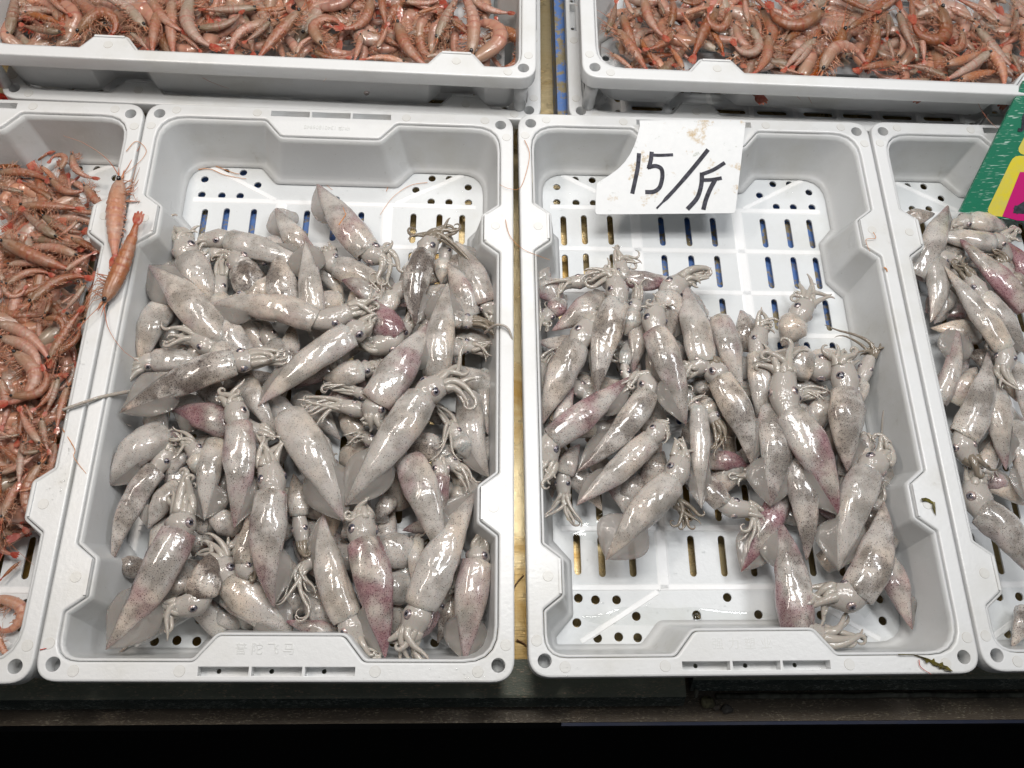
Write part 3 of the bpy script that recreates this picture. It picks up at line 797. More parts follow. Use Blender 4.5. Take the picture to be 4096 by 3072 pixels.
A('a4', (370, 1290), (1010, 390), (1190, 280), [(1420, 200), (1320, 50), (1430, 380), (1370, 400)], 325, 4.6, 'g', bend=-.02, eye=-1, fw=.5)
A('a2', (960, 1245), (1030, 650), (1100, 530), [(1290, 490), (1390, 690), (950, 520), (1240, 380)], 235, 3, 's', eye=-1, bend=.06)
A('a2', (1170, 900), (1190, 720), (1230, 540), [(1240, 470), (1180, 520)], 150, 2, 'g', eye=-1)
A('a2', (1290, 540), (1545, 1060), (1570, 1130), [(1620, 1170), (1560, 1230)], 230, 2.5, 'p', fins=1)
A('a2', (1215, 720), (1420, 1130), None, None, 225, 2.9, 'p', fins=1, fw=.8)
A('a2', (1130, 1180), (1340, 1205), (1440, 1215), [(1620, 1230), (1640, 1330)], 175, 3.1, 'd', eye=1)
A('a2', (1200, 1520), (1330, 1420), (1440, 1430), [(1580, 1400), (1560, 1500), (1350, 1360)], 170, 2.6, 'g', eye=1)
A('a3', (1305, 460), ('a2', 410, 1320), ('a2', 540, 1265), [('a2', 610, 1170), ('a2', 600, 1250)], 270, 4.4, 'g', bend=.02, eye=-1, fins=1)
A('a4', (180, 230), (510, 165), (600, 150), [(700, 120), (650, 220)], 240, 2.9, 'g')
A('a4', (800, 620), (550, 510), (340, 460), [(20, 450), (90, 540), (140, 600), (10, 400)], 190, 3.3, 'y', eye=-1)
A('a4', (800, 460), (600, 390), (450, 340), [(150, 280), (220, 310)], 150, 2.9, 'd')
A('a4', (365, 1425), ('a3', 1550, 520), None, None, 335, 4.1, 'g', bend=-.02, fw=.55)
A('a4', (1570, 1055), (1400, 350), None, None, 240, 2.6, 'y', fins=1, bend=.06)
A('a4', (1560, 700), (1530, 150), None, None, 120, 1.9, 'p')
A('a4', (1390, 900), (1310, 740), (1260, 620), [(1140, 460), (1180, 780), (1230, 800)], 190, 2.9, 'g', eye=-1)
A('a4', (1295, 890), (930, 770), None, None, 260, 2.3, 's')
A('a4', (1130, 790), (1210, 890), (1310, 980), [(1450, 1080), (1400, 1150), (1360, 1030)], 180, 2.9, 'd', eye=1)
A('a6', (1200, 550), ('a4', 900, 890), None, None, 290, 4.2, 'p', bend=-.03, fins=2)
A('a4', (1135, 1610), (1165, 1050), (1150, 920), [(1230, 870), (1200, 1060)], 210, 3, 'P', eye=1)
A('a4', (1455, 1170), ('a6', 1000, 885), ('a6', 920, 1090), [('a6', 760, 1190), ('a6', 850, 1310), ('a6', 1000, 1280), ('a6', 930, 1300)], 330, 3.6, 'y', bend=-.02, eye=-1, fins=2)
A('a6', (1370, 1345), (1470, 520), (1490, 400), [(1540, 300), (1500, 270)], 300, 2.5, 'p', fw=.45)
A('a6', (1140, 1185), (1270, 770), None, None, 190, 1.4, 's')
A('a6', (705, 1315), (520, 345), (525, 140), [(400, 130), (530, 20), (560, 30)], 330, 4, 'P', eye=1, fins=1, bend=-.03)
A('a6', (190, 100), (390, 980), (480, 1170), [(640, 1310), (600, 1290)], 290, 3.2, 'g', fins=2, eye=-1)
A('a6', (520, 420), (900, 420), None, None, 300, 2.6, 'y', fins=0)
A('a6', (560, 760), (920, 720), None, None, 290, 2.1, 'g', fins=0)
A('a6', (945, 730), (970, 320), None, None, 140, 3.1, 'y', fins=0)
A('a5', (95, 515), ('a3', 460, 990), ('a3', 560, 830), [('a3', 545, 690), ('a3', 600, 760)], 215, 2.5, 'd', bend=.06, eye=-1, fins=0)
A('a5', (95, 515), (340, 560), None, None, 165, 1, 'd', fins=0)
A('a5', (40, 1240), (650, 270), (690, 110), [('a3', 570, 1210), ('a3', 740, 1040), ('a3', 690, 1060)], 310, 3.8, 'p', eye=-1, fw=.6)
A('a5', (950, 400), (850, 800), (640, 890), [(480, 870), (480, 990), (560, 1090)], 270, 3, 's', eye=1, fins=0)
A('a5', (520, 840), (720, 600), None, None, 260, 1.9, 'd', fins=0)
A('a5', (1600, 1110), (1080, 680), (1010, 490), [(900, 320), (830, 420), (860, 340)], 290, 2.3, 'y', eye=-1)
A('a5', (1425, 1125), (1010, 810), None, None, 140, 2.6, 'd', fins=2, fw=.9)
A('a5', (820, 930), (1150, 1010), None, None, 150, 1, 'g')
A('a3', (1110, 1475), (1145, 620), (1110, 440), [(990, 370), (1130, 310), (1160, 330)], 265, 4.4, 'p', fins=2, eye=-1)
A('a3', (860, 1415), (940, 740), None, None, 220, 3.4, 'y', fw=.75)
A('a3', (590, 490), (1080, 630), (1340, 690), [(1440, 720)], 260, 3, 'P', bend=.03, eye=-1, fins=2)
A('a5', (1440, 885), ('a3', 1430, 1185), ('a3', 1390, 950), [('a3', 1350, 700), ('a3', 1490, 780), ('a3', 1400, 830)], 305, 4.2, 'p', fins=2, eye=1)
A('a3', (1460, 700), (1180, 240), None, None, 200, 3.2, 'y', fins=0)
A('a3', (1300, 1130), ('a5', 1180, 530), ('a5', 1260, 620), [('a5', 1280, 680)], 200, 3.3, 'd', fins=0, arms=4)
A('a3', (70, 1125), (500, 660), None, None, 290, 3, 'g', fw=.45)
A('a3', (530, 1090), (710, 780), None, None, 180, 2.2, 'd')
A('a3', (390, 1480), (620, 1110), None, None, 200, 2.6, 'g', fins=1, fw=.8)
A('a3', (870, 1060), (820, 890), (740, 790), [(600, 720), (640, 680), (650, 860)], 190, 3, 'g', eye=-1)
A('a3', (870, 1370), (1110, 1460), None, None, 210, 2.3, 'd')
A('a3', (1600, 1020), (1650, 1370), (1680, 1600), [('a5', 1710, 490)], 180, 2.6, 'd', eye=1)
A('a3', (210, 1335), (300, 1080), None, None, 115, 1, 'g', fins=0)
A('a5', (760, 460), (870, 270), None, None, 180, 1.6, 'd')
A('a5', (1860, 300), (1790, 460), (1690, 560), [(1500, 880), (1750, 960), (1780, 740), (1700, 820)], 170, 2.7, 'd')
A('a5', (1530, 1000), ('a6', 290, 1110), None, None, 140, 2.7, 'P', fins=0)
A('a6', (30, 760), (240, 1020), None, None, 205, 1.8, 'y')
A('a4', (620, 1430), (740, 1220), None, None, 165, 2.6, 'd')
A('a4', (330, 1560), (490, 1470), None, None, 155, 2.3, 's', fins=0)
A('a4', (740, 820), (620, 760), (540, 720), [(400, 680), (420, 760)], 150, 2.8, 'g')
A('a4', (1230, 1320), (1360, 1120), None, None, 160, 2, 'g')
A('a2', (800, 985), (970, 690), None, None, 160, 1.6, 'y')
NA = len(SQUIDS)
tentacle(11, [(560, 1560), (470, 1575), (380, 1595), (250, 1640)], [-.035, -.010, .0035, .0035], .0021)
tentacle(28, [(1940, 1330), (1985, 1300), (2030, 1312), (2052, 1368)], [-.02, .002, .004, -.002], .0016)
tentacle(2, [(520, 1630), (470, 1570), (500, 1500), (517, 1205)], [-.05, -.045, -.04, -.03], .0014) if False else None

B = lambda *a, **k: squid('B', *a, **k)
B('b1', (430, 700), (250, 480), (260, 320), [(240, 190), (280, 190), (210, 230)], 210, 1.5, 'P', eye=1)
B('b1', (820, 430), (620, 455), (470, 480), [(350, 680), (380, 590), (300, 460)], 170, 2.2, 'd', eye=-1)
B('b1', (325, 870), (760, 580), None, None, 250, 3, 'p', fins=0)
B('b1', (700, 1405), (870, 640), (830, 440), [(600, 370), (630, 490), (820, 330), (730, 350)], 255, 3.8, 'd', bend=.04, eye=1)
B('b1', (1385, 440), (950, 440), (890, 300), [(840, 190), (1030, 290)], 185, 2.6, 'P', bend=.09, eye=1)
B('b1', (930, 910), (1000, 730), (1030, 620), [(1060, 440), (1000, 430), (1020, 500)], 170, 3, 'g')
B('b1', (1300, 960), (1285, 585), (1420, 460), [(1610, 430), (1600, 380), (1560, 500)], 270, 3, 'p', eye=1)
B('b1', (1440, 1655), (1185, 880), (1195, 690), [(1130, 640), (1270, 680), (1170, 580)], 270, 4.4, 'p', eye=1, fins=1, bend=-.02)
B('b1', (1440, 480), (1585, 1130), (1490, 1190), [(1410, 1250), (1440, 1150)], 275, 3.8, 'g', fins=1, eye=-1)
B('b2', (255, 1215), (80, 550), None, None, 225, 3.2, 'p', fins=0)
B('b1', (250, 1650), (530, 1000), (640, 810), [(720, 690), (690, 730)], 280, 3.2, 'd', eye=1, bend=.03, fins=0)
B('b1', (690, 1385), (720, 790), None, None, 150, 2.6, 'g', fins=2)
B('b1', (520, 1220), (690, 1410), None, None, 150, 1.6, 's')
B('b1', (1000, 1225), (1050, 760), None, None, 180, 2.7, 'p')
B('b1', (985, 1250), ('b3', 330, 320), ('b3', 300, 530), [('b3', 250, 690), ('b3', 310, 630), ('b3', 230, 560)], 270, 4.2, 'P', eye=1, fins=1)
B('b3', (535, 590), ('b1', 1120, 1400), ('b1', 1080, 1250), [('b1', 960, 1320)], 240, 3.5, 'd', bend=-.06, eye=1, fins=1)
B('b3', (530, 870), (1140, 330), (1240, 210), [(1290, 280), (1270, 180)], 235, 3.4, 'p', eye=1, fins=1)
B('b3', (775, 1325), (1320, 680), (1390, 480), [(1350, 340), (1490, 440), (1390, 280)], 285, 3.8, 'g', eye=1, fw=.65)
B('b3', (560, 360), (430, 610), (430, 790), [(270, 970), (560, 1000), (490, 1030), (300, 900)], 180, 2.4, 'p', eye=1)
B('b3', (330, 810), (320, 590), None, None, 110, 1.2, 's')
B('b3', (1570, 900), (1545, 70), ('b1', 1500, 1520), [('b1', 1420, 1320), ('b1', 1560, 1400)], 175, 3.6, 'g', fw=.4)
B('b3', (1560, -40), (1640, 100), (1690, 190), [(1680, 430), (1790, 330), (1740, 370)], 170, 3.2, 'd', eye=1)
B('b3', (1470, 560), (1740, 850), ('b4', 270, 620), [('b4', 430, 700), ('b4', 250, 860), ('b4', 350, 780)], 230, 2.2, 'd', eye=1)
B('b4', (295, 300), ('b3', 1640, 480), None, None, 155, 2, 'P')
B('b3', (1100, 690), (1270, 800), (1360, 860), [(1530, 970), (1400, 1080), (1480, 1080), (1540, 1010)], 170, 2, 'd')
B('b3', (1080, 600), (950, 830), None, None, 220, 1.7, 'd', fins=0)
B('b3', (1260, 420), (1150, 670), None, None, 220, 2.2, 'd', fins=0)
B('b1', (515, 1335), (370, 1710), None, None, 150, 2.7, 'p', fins=0)
B('b1', (480, 1270), (400, 1400), (360, 1540), [(330, 1640)], 150, 2.2, 'd', eye=1)
B('b3', (245, 215), ('b1', 255, 1480), None, None, 95, 2.5, 'P', fins=0)
B('b2', (580, 790), (690, 590), (790, 430), [(740, 260), (850, 280), (690, 340), (990, 350)], 250, 1.6, 'y', eye=1)
B('b2', (235, 490), (290, 800), None, None, 190, 2.2, 'd', fins=1)
B('b2', (390, 1495), (370, 870), (410, 650), [(410, 510), (490, 590), (470, 640)], 210, 3.4, 'y', eye=1)
B('b2', (480, 850), (810, 960), (990, 990), [(1180, 880), (1060, 860), (1150, 950)], 310, 2.4, 'y', eye=1, fins=0)
B('b4', (1000, 345), ('b2', 1110, 1180), ('b2', 1080, 950), [('b2', 950, 870), ('b2', 1150, 900), ('b2', 1070, 850)], 260, 3.6, 'd', eye=1, fins=2)
B('b2', (1120, 1400), (1230, 1100), (1310, 880), [(1390, 800), (1230, 830), (1040, 660), (1300, 790)], 160, 2.8, 'd', eye=-1)
B('b4', (940, 670), ('b2', 640, 1350), ('b2', 600, 1020), [('b2', 460, 820), ('b2', 650, 890), ('b2', 680, 780), ('b2', 350, 910)], 285, 4.2, 'P', eye=-1, fins=1, bend=-.02)
B('b2', (560, 1280), (650, 1230), (730, 1200), [(970, 1170), (900, 1200), (960, 1150)], 170, 3, 'y')
B('b2', (1010, 1200), (830, 1420), None, None, 210, 2.4, 'g', fins=0)
B('b4', (430, 605), ('b2', 520, 1300), None, None, 270, 3.6, 'd', fw=.55)
B('b4', (290, 285), ('b2', 60, 1070), ('b2', 0, 950), [('b2', -60, 900)], 245, 3.8, 'd', eye=1, fins=2)
B('b4', (700, 995), (610, 200), None, None, 245, 3, 'd', fins=0, bend=-.03)
B('b4', (935, 1075), (1140, 340), (1260, 250), [(1260, 120), (1300, 200), (1270, 160)], 255, 3.3, 'g', eye=1, fw=.55)
B('b4', (1270, 555), (1070, 1250), (880, 1250), [(690, 1210), (700, 1350), (840, 1420), (720, 1300)], 280, 3.4, 'd', eye=1, bend=.05, fins=0)
B('b4', (1482, 1508), (1280, 950), None, None, 190, 1.6, 'p', fins=2)
B('b4', (490, 680), (620, 1500), (820, 1560), [(1130, 1570), (1010, 1410), (1120, 1600)], 280, 2.6, 'P', eye=-1, fins=2)
B('b4', (215, 1080), (530, 450), None, None, 200, 2, 'P', fw=.6)
B('b4', (1090, 860), (1190, 640), (1220, 560), None, 140, 2.1, 's', arms=3)
B('b4', (1010, 365), (1120, 200), (1130, 80), [(1190, 110)], 155, 2.6, 'g', eye=1, arms=5)
B('b1', (450, 620), (330, 710), (260, 800), [(190, 640), (300, 870), (200, 870)], 180, 2.3, 'P', eye=1)
B('b1', (240, 1520), (220, 1300), (250, 1160), [(330, 1050), (240, 1090)], 150, 2, 'g', eye=1)
B('b1', (1400, 1160), (1350, 950), None, None, 130, 2.5, 'P')
B('b1', (1520, 640), (1570, 770), (1650, 880), [(1780, 850), (1700, 940)], 140, 2.6, 'g', eye=1)
B('b1', (1640, 1430), (1550, 1310), None, None, 160, 2.6, 'd', fins=0)
B('b1', (960, 950), (930, 1150), (960, 1290), None, 120, 2.8, 'g', eye=1, arms=4)

Cq = lambda *a, **k: squid('C', *a, **k)
Cq('c1', (655, 195), (455, 640), None, None, 180, 3, 'p', fins=1)
Cq('c1', (570, 250), (360, 300), None, None, 115, 2, 'd', fins=0)
Cq('c1', (1060, 350), (800, 300), (715, 330), [(740, 380), (680, 350)], 135, 2.8, 'y', eye=1)
Cq('c1', (530, 390), (950, 445), (1020, 425), [(1110, 330), (1100, 410)], 135, 3.2, 'y', fins=1, bend=-.04)
Cq('c1', (715, 395), (1190, 860), None, None, 160, 4, 'P', fins=0)
Cq('c1', (630, 595), (1030, 1150), (1010, 1290), [(1000, 1400), (1110, 1400), (1060, 1390)], 160, 4.4, 'y', fins=0, eye=1)
Cq('c1', (1180, 1180), (890, 810), (790, 680), [(700, 590), (750, 580), (720, 620)], 155, 3.8, 'd', eye=1)
Cq('c1', (540, 975), (575, 565), (690, 560), [(740, 560), (720, 530)], 150, 3, 'g', fins=0, eye=-1)
Cq('c1', (565, 985), (690, 770), None, None, 110, 2.4, 'g')
Cq('c1', (540, 1010), (870, 1040), None, None, 145, 2.6, 'y', fins=0)
Cq('c1', (720, 980), (620, 1490), None, None, 125, 3.4, 'p', fins=3, fw=.9)
Cq('c1', (920, 1165), ('c2', 750, 80), ('c2', 800, 230), [('c2', 860, 260), ('c2', 920, 280), ('c2', 860, 320)], 195, 4, 'd', eye=1, fins=0)
Cq('c1', (850, 1270), (720, 1490), None, None, 145, 2.8, 'g', fins=0)
Cq('c2', (1045, 295), ('c1', 980, 1400), None, None, 175, 3.8, 'p', fins=2)
Cq('c1', (1050, 435), (1200, 720), None, None, 125, 3.8, 'P', fins=2)
Cq('c1', (770, 1180), (930, 1240), None, None, 125, 2, 's', fins=0)
Cq('c1', (1190, 860), (1060, 690), (1010, 590), [(960, 490), (930, 540), (980, 510)], 140, 3.4, 'd', eye=1)
Cq('c2', (1230, 1020), (880, 560), (830, 390), [(780, 310), (880, 320), (830, 270)], 235, 3.4, 'd', eye=1, fins=0)
Cq('c2', (1180, 520), (1120, -20), None, None, 155, 3, 'g')
Cq('c2', (1080, 1485), (1185, 1220), None, None, 115, 1.4, 's', fins=0)
Cq('c1', (1165, 1620), (1130, 1240), None, None, 110, 3, 'g', fins=0)
Cq('c1', (1085, 1120), (1200, 1150), None, None, 75, 3, 'y', fins=0)
Cq('c1', (640, 935), (780, 900), None, None, 90, 2, 'P', fins=0)
Cq('c2', (1110, 420), (900, 350), None, None, 115, 2, 'P', fins=0)
Cq('c2', (1000, 60), (860, 330), (900, 250), [(960, 330), (900, 340)], 130, 2.6, 'g', eye=1)
Cq('c1', (420, 470), (400, 400), None, None, 90, 1.8, 'g', fins=0)
# squid lying deeper in the heaps, glimpsed between the others
NT_ = len(SQUIDS)
def in_poly(p, poly):
    return inside(p, poly)
HEAPS = {'A': [(690, 950), (1060, 900), (1500, 1080), (1950, 980), (1960, 2560), (1350, 2560), (520, 2560), (520, 2100)],
         'B': [(2170, 1190), (2560, 1130), (2900, 1330), (3350, 1420), (3480, 1650), (3560, 2000), (3560, 2350), (3350, 2350), (3180, 2000), (2700, 2000), (2200, 2030)],
         'C': [(3680, 950), (4096, 900), (4096, 2150), (4000, 2100), (3860, 1900), (3740, 1400)]}
frnd = random.Random(21)
for tr, poly in HEAPS.items():
    xs = [p[0] for p in poly]; ys = [p[1] for p in poly]
    wn = {'A': 'a1', 'B': 'b1', 'C': 'c1'}[tr]; x0, y0, s = WIN[wn]
    yy = min(ys)
    while yy < max(ys):
        xx = min(xs)
        while xx < max(xs):
            px = xx+frnd.uniform(-40, 40); py = yy+frnd.uniform(-40, 40); xx += 152
            if not in_poly((px, py), poly): continue
            a = frnd.uniform(0, 2*PI); k = frnd.uniform(.85, 1.05); dx = 150*math.cos(a)*k; dy = 150*math.sin(a)*k
            q = lambda fx, fy: ((px+dx*fx-dy*fy-x0)*s, (py+dy*fx+dx*fy-y0)*s)
            if not in_poly((px-dx*.8, py-dy*.8), poly): continue
            tn = frnd.choice('gggdyp')
            if frnd.random() < .5 or not in_poly((px+dx*1.2, py+dy*1.2), poly): squid(tr, wn, q(-1, 0), q(.6, 0), None, None, 100*s, frnd.uniform(.9, 1.6), tn, fins=0)
            else: squid(tr, wn, q(-1.3, 0), q(.1, 0), q(.62, .05), [q(1.15, .1), q(1.1, -.15), q(1.0, .25)], 96*s, frnd.uniform(1.2, 1.9), tn, fins=0)
        yy += 152

# ------------------------------------------------------------------ shrimp
SPROF = [(0, .022), (.05, .046), (.12, .072), (.22, .088), (.32, .092), (.36, .089), (.52, .085), (.68, .072), (.82, .054), (.93, .038), (1, .030)]
def sprof(t):
    for (a, x), (b, y) in zip(SPROF, SPROF[1:]):
        if t <= b: return x+(y-x)*(t-a)/(b-a)
    return SPROF[-1][1]
SEGS = [.355, .455, .55, .645, .74, .835]
PROTO = {}
def shrimp_proto(theta, sgn, var):
    rnd = random.Random(var*7+int(theta*100)+(3 if sgn > 0 else 0))
    N = 200; pts = [Vector((0, 0, 0))]; hd = [0.]
    ang = 0.
    for i in range(N):
        t = (i+.5)/N
        k = 0.18 if t < .34 else 1.15 if t < .75 else 1.35
        if theta > 2.2 and .40 < t < .62: k *= 1.35
        ang += -sgn*theta*k/N*1.02+rnd.uniform(-.004, .004)
        pts.append(pts[-1]+Vector((math.cos(ang), math.sin(ang), 0))/N); hd.append(ang)
    ch = pts[-1]; L_ = ch.length; rot = Matrix.Rotation(-math.atan2(ch.y, ch.x), 3, 'Z')
    sc = 1/L_
    P = lambda t: rot @ (pts[min(N, max(0, int(round(t*N))))]*sc)
    def frame(t):
        a = hd[min(N, max(0, int(round(t*N))))]; d = rot @ Vector((math.cos(a), math.sin(a), 0)); return d, Vector((-d.y, d.x, 0))
    mid = Vector((.5, 0, 0))
    ven = -sgn          # ventral side: right for sgn +1
    NR, NS = 56, 12
    vs = []; zo = []
    for i in range(NR):
        t = i/(NR-1); c = P(t)-mid; d, s = frame(t)
        r = sprof(t)*sc; seg = 0
        if t > .33:
            ph = min([abs(t-e) for e in SEGS]); nxt = [e for e in SEGS if e >= t-.004]
            if nxt: r *= 1+.13*max(0, 1-(nxt[0]-t)/.095)
            seg = max(0, 1-ph/.012)
        for k in range(NS):
            a = 2*PI*k/NS
            vs.append(c+s*(math.cos(a)*r)+Vector((0, 0, math.sin(a)*r*.82))); zo.append((t, seg, 0))
    fs = [(i*NS+k, i*NS+(k+1) % NS, (i+1)*NS+(k+1) % NS, (i+1)*NS+k) for i in range(NR-1) for k in range(NS)]+[tuple(range(NS))[::-1], tuple((NR-1)*NS+k for k in range(NS))]
    body = mesh('body', vs, fs, True); zone_attr(body, zo)
    # tail fan
    b = MB(); d, s = frame(.99); c = P(.985)-mid
    for q in (-.34, -.14, .10, .30):
        dd = (d*math.cos(q)+s*math.sin(q)); ss = Vector((-dd.y, dd.x, 0)); ln = .185*sc*(1 if abs(q) < .2 else .9)
        n_ = 6; up = []; lo = []
        for i in range(n_+1):
            u = i/n_; wv = .032*sc*math.sin(PI*min(.93, .12+.86*u))
            cc = c+dd*(ln*u)+Vector((0, 0, .010*sc*math.sin(u*3+q*5)+q*.015*sc))
            up += [cc+ss*wv+Vector((0, 0, .002*sc)), cc-ss*wv+Vector((0, 0, .002*sc))]; lo += [cc+ss*wv, cc-ss*wv]
        m_ = 2*(n_+1)
        b.add(up+lo, [(2*i, 2*i+1, 2*i+3, 2*i+2) for i in range(n_)]+[(m_+2*i+2, m_+2*i+3, m_+2*i+1, m_+2*i) for i in range(n_)])
    fan = mesh('tail_fan', b.v, b.f, True, M_FAN)
    b = MB(); d, s = frame(.02); c = P(.03)-mid+s*(sgn*.018*sc)
    b.tube([c, c-d*.07*sc+s*(sgn*.004*sc), c-d*.19*sc+s*(sgn*.020*sc)], [.014*sc, .008*sc, .001*sc], 5, .7)
    for q in (-1, 1):
        c2 = P(.02)-mid+s*(ven*.012*sc)+Vector((0, 0, q*.014*sc)); b.tube([c2, c2-d*.05*sc+s*(ven*.010*sc), c2-d*.13*sc+s*(ven*.012*sc)], [.010*sc, .012*sc, .002*sc], 5, .35)
    ros = mesh('rostrum', b.v, b.f, True, M_FEEL)
    eyes = []
    for q in (1, -1):
        b = MB(); d, s = frame(.03); c = P(.035)-mid+s*(sgn*.006*sc)+Vector((0, 0, q*.040*sc)); b.ball(c, .026*sc, 9, 7, (1.25, 1, 1), Matrix.Rotation(math.atan2(d.y, d.x), 3, 'Z')); eyes.append(mesh('eye', b.v, b.f, True, M_BLACK))
    # legs
    b = MB()
    for i in range(34):
        t = rnd.uniform(.03, .34) if i < 24 else rnd.uniform(.38, .78)
        d, s = frame(t); c = P(t)-mid+s*(ven*sprof(t)*sc*.75)+Vector((0, 0, rnd.uniform(-.04, .055)*sc))
        ln = (rnd.uniform(.14, .34) if i < 24 else rnd.uniform(.05, .085))*sc
        back = rnd.uniform(-1.3, .4) if i < 24 else rnd.uniform(.3, .8)
        k1 = c+(s*ven*.7+d*back*.6).normalized()*ln*.5+Vector((0, 0, rnd.uniform(-.01, .03)*sc)); k2 = k1+(s*ven*rnd.uniform(-.2, .5)+d*(back+rnd.uniform(-.5, .5)))*ln*.6+Vector((0, 0, rnd.uniform(-.03, .02)*sc))
        rr = (.0055 if i < 24 else .012)*sc
        b.tube([c, k1, k2], [rr, rr*.75, rr*.3], 4)
    legs = mesh('leg_fringe', b.v, b.f, True, M_LEG)
    ant = []
    for q in (1, -1):
        b = MB(); d, s = frame(.02); c = P(.02)-mid+Vector((0, 0, q*.012*sc)); p = c.copy(); dv = -d+s*(q*.3); dv.normalize(); pp = [p.copy()]; cv = rnd.uniform(-.16, .16)
        for i in range(9):
            dv = Matrix.Rotation(cv+rnd.uniform(-.08, .08), 3, 'Z') @ dv; p = p+dv*.095*sc+Vector((0, 0, .006*sc*rnd.uniform(-.5, 1))); pp.append(p.copy())
        b.tube(pp, [.0052*sc*(1-.7*i/9) for i in range(10)], 4); ant.append(mesh('antenna', b.v, b.f, True, M_FEEL))
    return dict(body=body, tail_fan=fan, rostrum=ros, eye=eyes, leg_fringe=legs, antenna=ant)
TH = [.22, .75, 1.45, 2.4, 3.35]
SWIN = {'l1': (0, 600, 4.148), 'l2': (0, 950, 4.148), 'l3': (0, 1300, 4.148), 'l4': (0, 1700, 4.147), 'f': (0, 0, 1.0), 'm1': (0, 400, 1.6586), 't1': (0, 0, 2.011), 't2': (1000, 0, 1.58), 't3': (2300, 0, 2.212), 't4': (3200, 0, 2.469)}
SHR = []
srnd = random.Random(11)
BODYMAT = {}
def shrimp(tray, head, tail, bend, tone, z, fill=False):
    key = (abs(bend), 1 if bend > 0 else -1 if bend < 0 else srnd.choice((1, -1)), srnd.randint(0, 1))
    if key not in PROTO: PROTO[key] = shrimp_proto(TH[key[0]], key[1], key[2])
    pr = PROTO[key]
    a = at(head[0], head[1], z); b = at(tail[0], tail[1], z)
    m = (a+b)/2; d = b-a; ln = d.length
    r = empty('shrimp', m); r.rotation_euler = (srnd.uniform(-.35, .35), srnd.uniform(-.10, .10), math.atan2(d.y, d.x))
    cl = (ln, ln, ln)
    r.scale = cl
    bk = (id(pr['body']), tone)
    if bk not in BODYMAT:
        me = pr['body'].copy(); me.materials.clear(); me.materials.append(M_SH[tone]); BODYMAT[bk] = me
    link('body', BODYMAT[bk], None, r)
    for nm in ('tail_fan', 'rostrum', 'leg_fringe'): link(nm, pr[nm], None, r)
    for e in pr['eye']: link('eye', e, None, r)
    for e in pr['antenna']:
        if srnd.random() < (.75 if tray in ('L', 'rim') else .35): link('antenna', e, None, r)
    SHR.append(dict(o=r, tray=tray, tone=tone, head=head, tail=tail, bend=abs(bend), fill=fill))
    return r
def heap(tray, x, y):
    n = noise.noise(Vector((x/260, y/260, 3)))*.007
    if tray == 'L':
        k = min(1, max(0, (2290-y)/330)); k2 = min(1, max(0, (y-640)/330))
        return -.058+.037*k*k2+n*k
    if tray == 'T1': return .051-.026+n-(.014 if x > 1900 else 0)
    return .051-.027+n
def T(tray, w, items):
    x0, y0, s = SWIN[w]
    for it in items:
        hx, hy, tx, ty, bd = it[:5]; tone = it[5] if len(it) > 5 else srnd.choice('ppppgg' if tray != 'L' else 'pppppg')
        h = (x0+hx/s, y0+hy/s); t = (x0+tx/s, y0+ty/s)
        z = heap(tray, (h[0]+t[0])/2, (h[1]+t[1])/2)+srnd.uniform(-.003, .005)+(it[6] if len(it) > 6 else 0)
        shrimp(tray, h, t, bd, tone, z)
T('L', 'l1', [(990, 340, 840, 150, -4, 'p', .010), (1190, 60, 1540, 470, -2, 'p'), (-100, 230, 790, 60, -1, 'o'), (680, 260, 960, 570, 0, 'o'), (830, 460, 1400, 680, -2, 'p', .006), (1390, 570, 1900, 1000, -1, 'p', .004),
    (-50, 360, 760, 500, 1, 'p'), (870, 820, 380, 560, 0), (330, 935, 1250, 960, 0, 'p', .004), (700, 1075, 1360, 1370, -1, 'g', .005), (1280, 1160, 980, 1450, 0, 'p'), (980, 1480, 380, 1000, 0, 'g', .006), (380, 690, -150, 620, 0, 'g'),
    (250, 1090, -100, 760, 0, 'g', .004), (500, 1450, 1300, 1650, 0, 'g', -.003), (1180, 1470, 1750, 1750, 0, 'p'), (1470, 1310, 1520, 1600, 1, 'p'), (850, 1560, 460, 1300, 1, 'p'), (1650, 1050, 1150, 990, 0, 'p'), (700, 720, 380, 480, -1, 'p', -.004)])
T('L', 'l2', [(30, 60, 1130, 500, 0, 'p', .006), (1320, 330, 450, 180, -1, 'p'), (100, 440, 870, 500, 1, 'p'), (500, 1110, 1390, 640, 2, 'p', .008), (1080, 560, 1530, 270, 0, 'p', .003), (100, 800, 800, 590, 2, 'p'), (30, 800, 400, 860, -3, 'p'),
    (750, 1280, 800, 850, -1, 'p', .004), (880, 850, 1230, 760, 0, 'o'), (1420, 790, 1080, 1180, 0, 'g', .003), (1010, 1100, 1200, 960, 0, 'p', -.004), (340, 1230, 700, 950, 0, 'p', -.004), (1400, 1380, 1580, 680, 0, 'p', -.003), (700, 1350, 980, 1610, 3, 'p', .003), (750, 1280, 480, 1300, 1, 'p')])
T('L', 'l3', [(800, 560, 1320, -190, 0, 'p', .008), (-50, -50, 800, 560, 1, 'p', .004), (0, 200, 640, 830, 2, 'p', .005), (900, 500, 1310, 40, -2, 'p'), (210, 430, 160, 1300, 3, 'p', .004), (0, 880, 30, 1659, 1, 'p'), (170, 1180, 730, 760, -3, 'p', .006), (930, 890, 600, 1380, 1, 'p'),
    (980, 870, 760, 1430, 0, 'g', .003), (900, 500, 870, 820, 0, 'p', -.004), (1120, 1000, 960, 1700, 0, 'p'), (550, 1590, 420, 1350, 0, 'p'), (1230, 640, 1010, 690, 0, 'g'), (1180, 160, 980, 420, 0, 'g', -.004)])
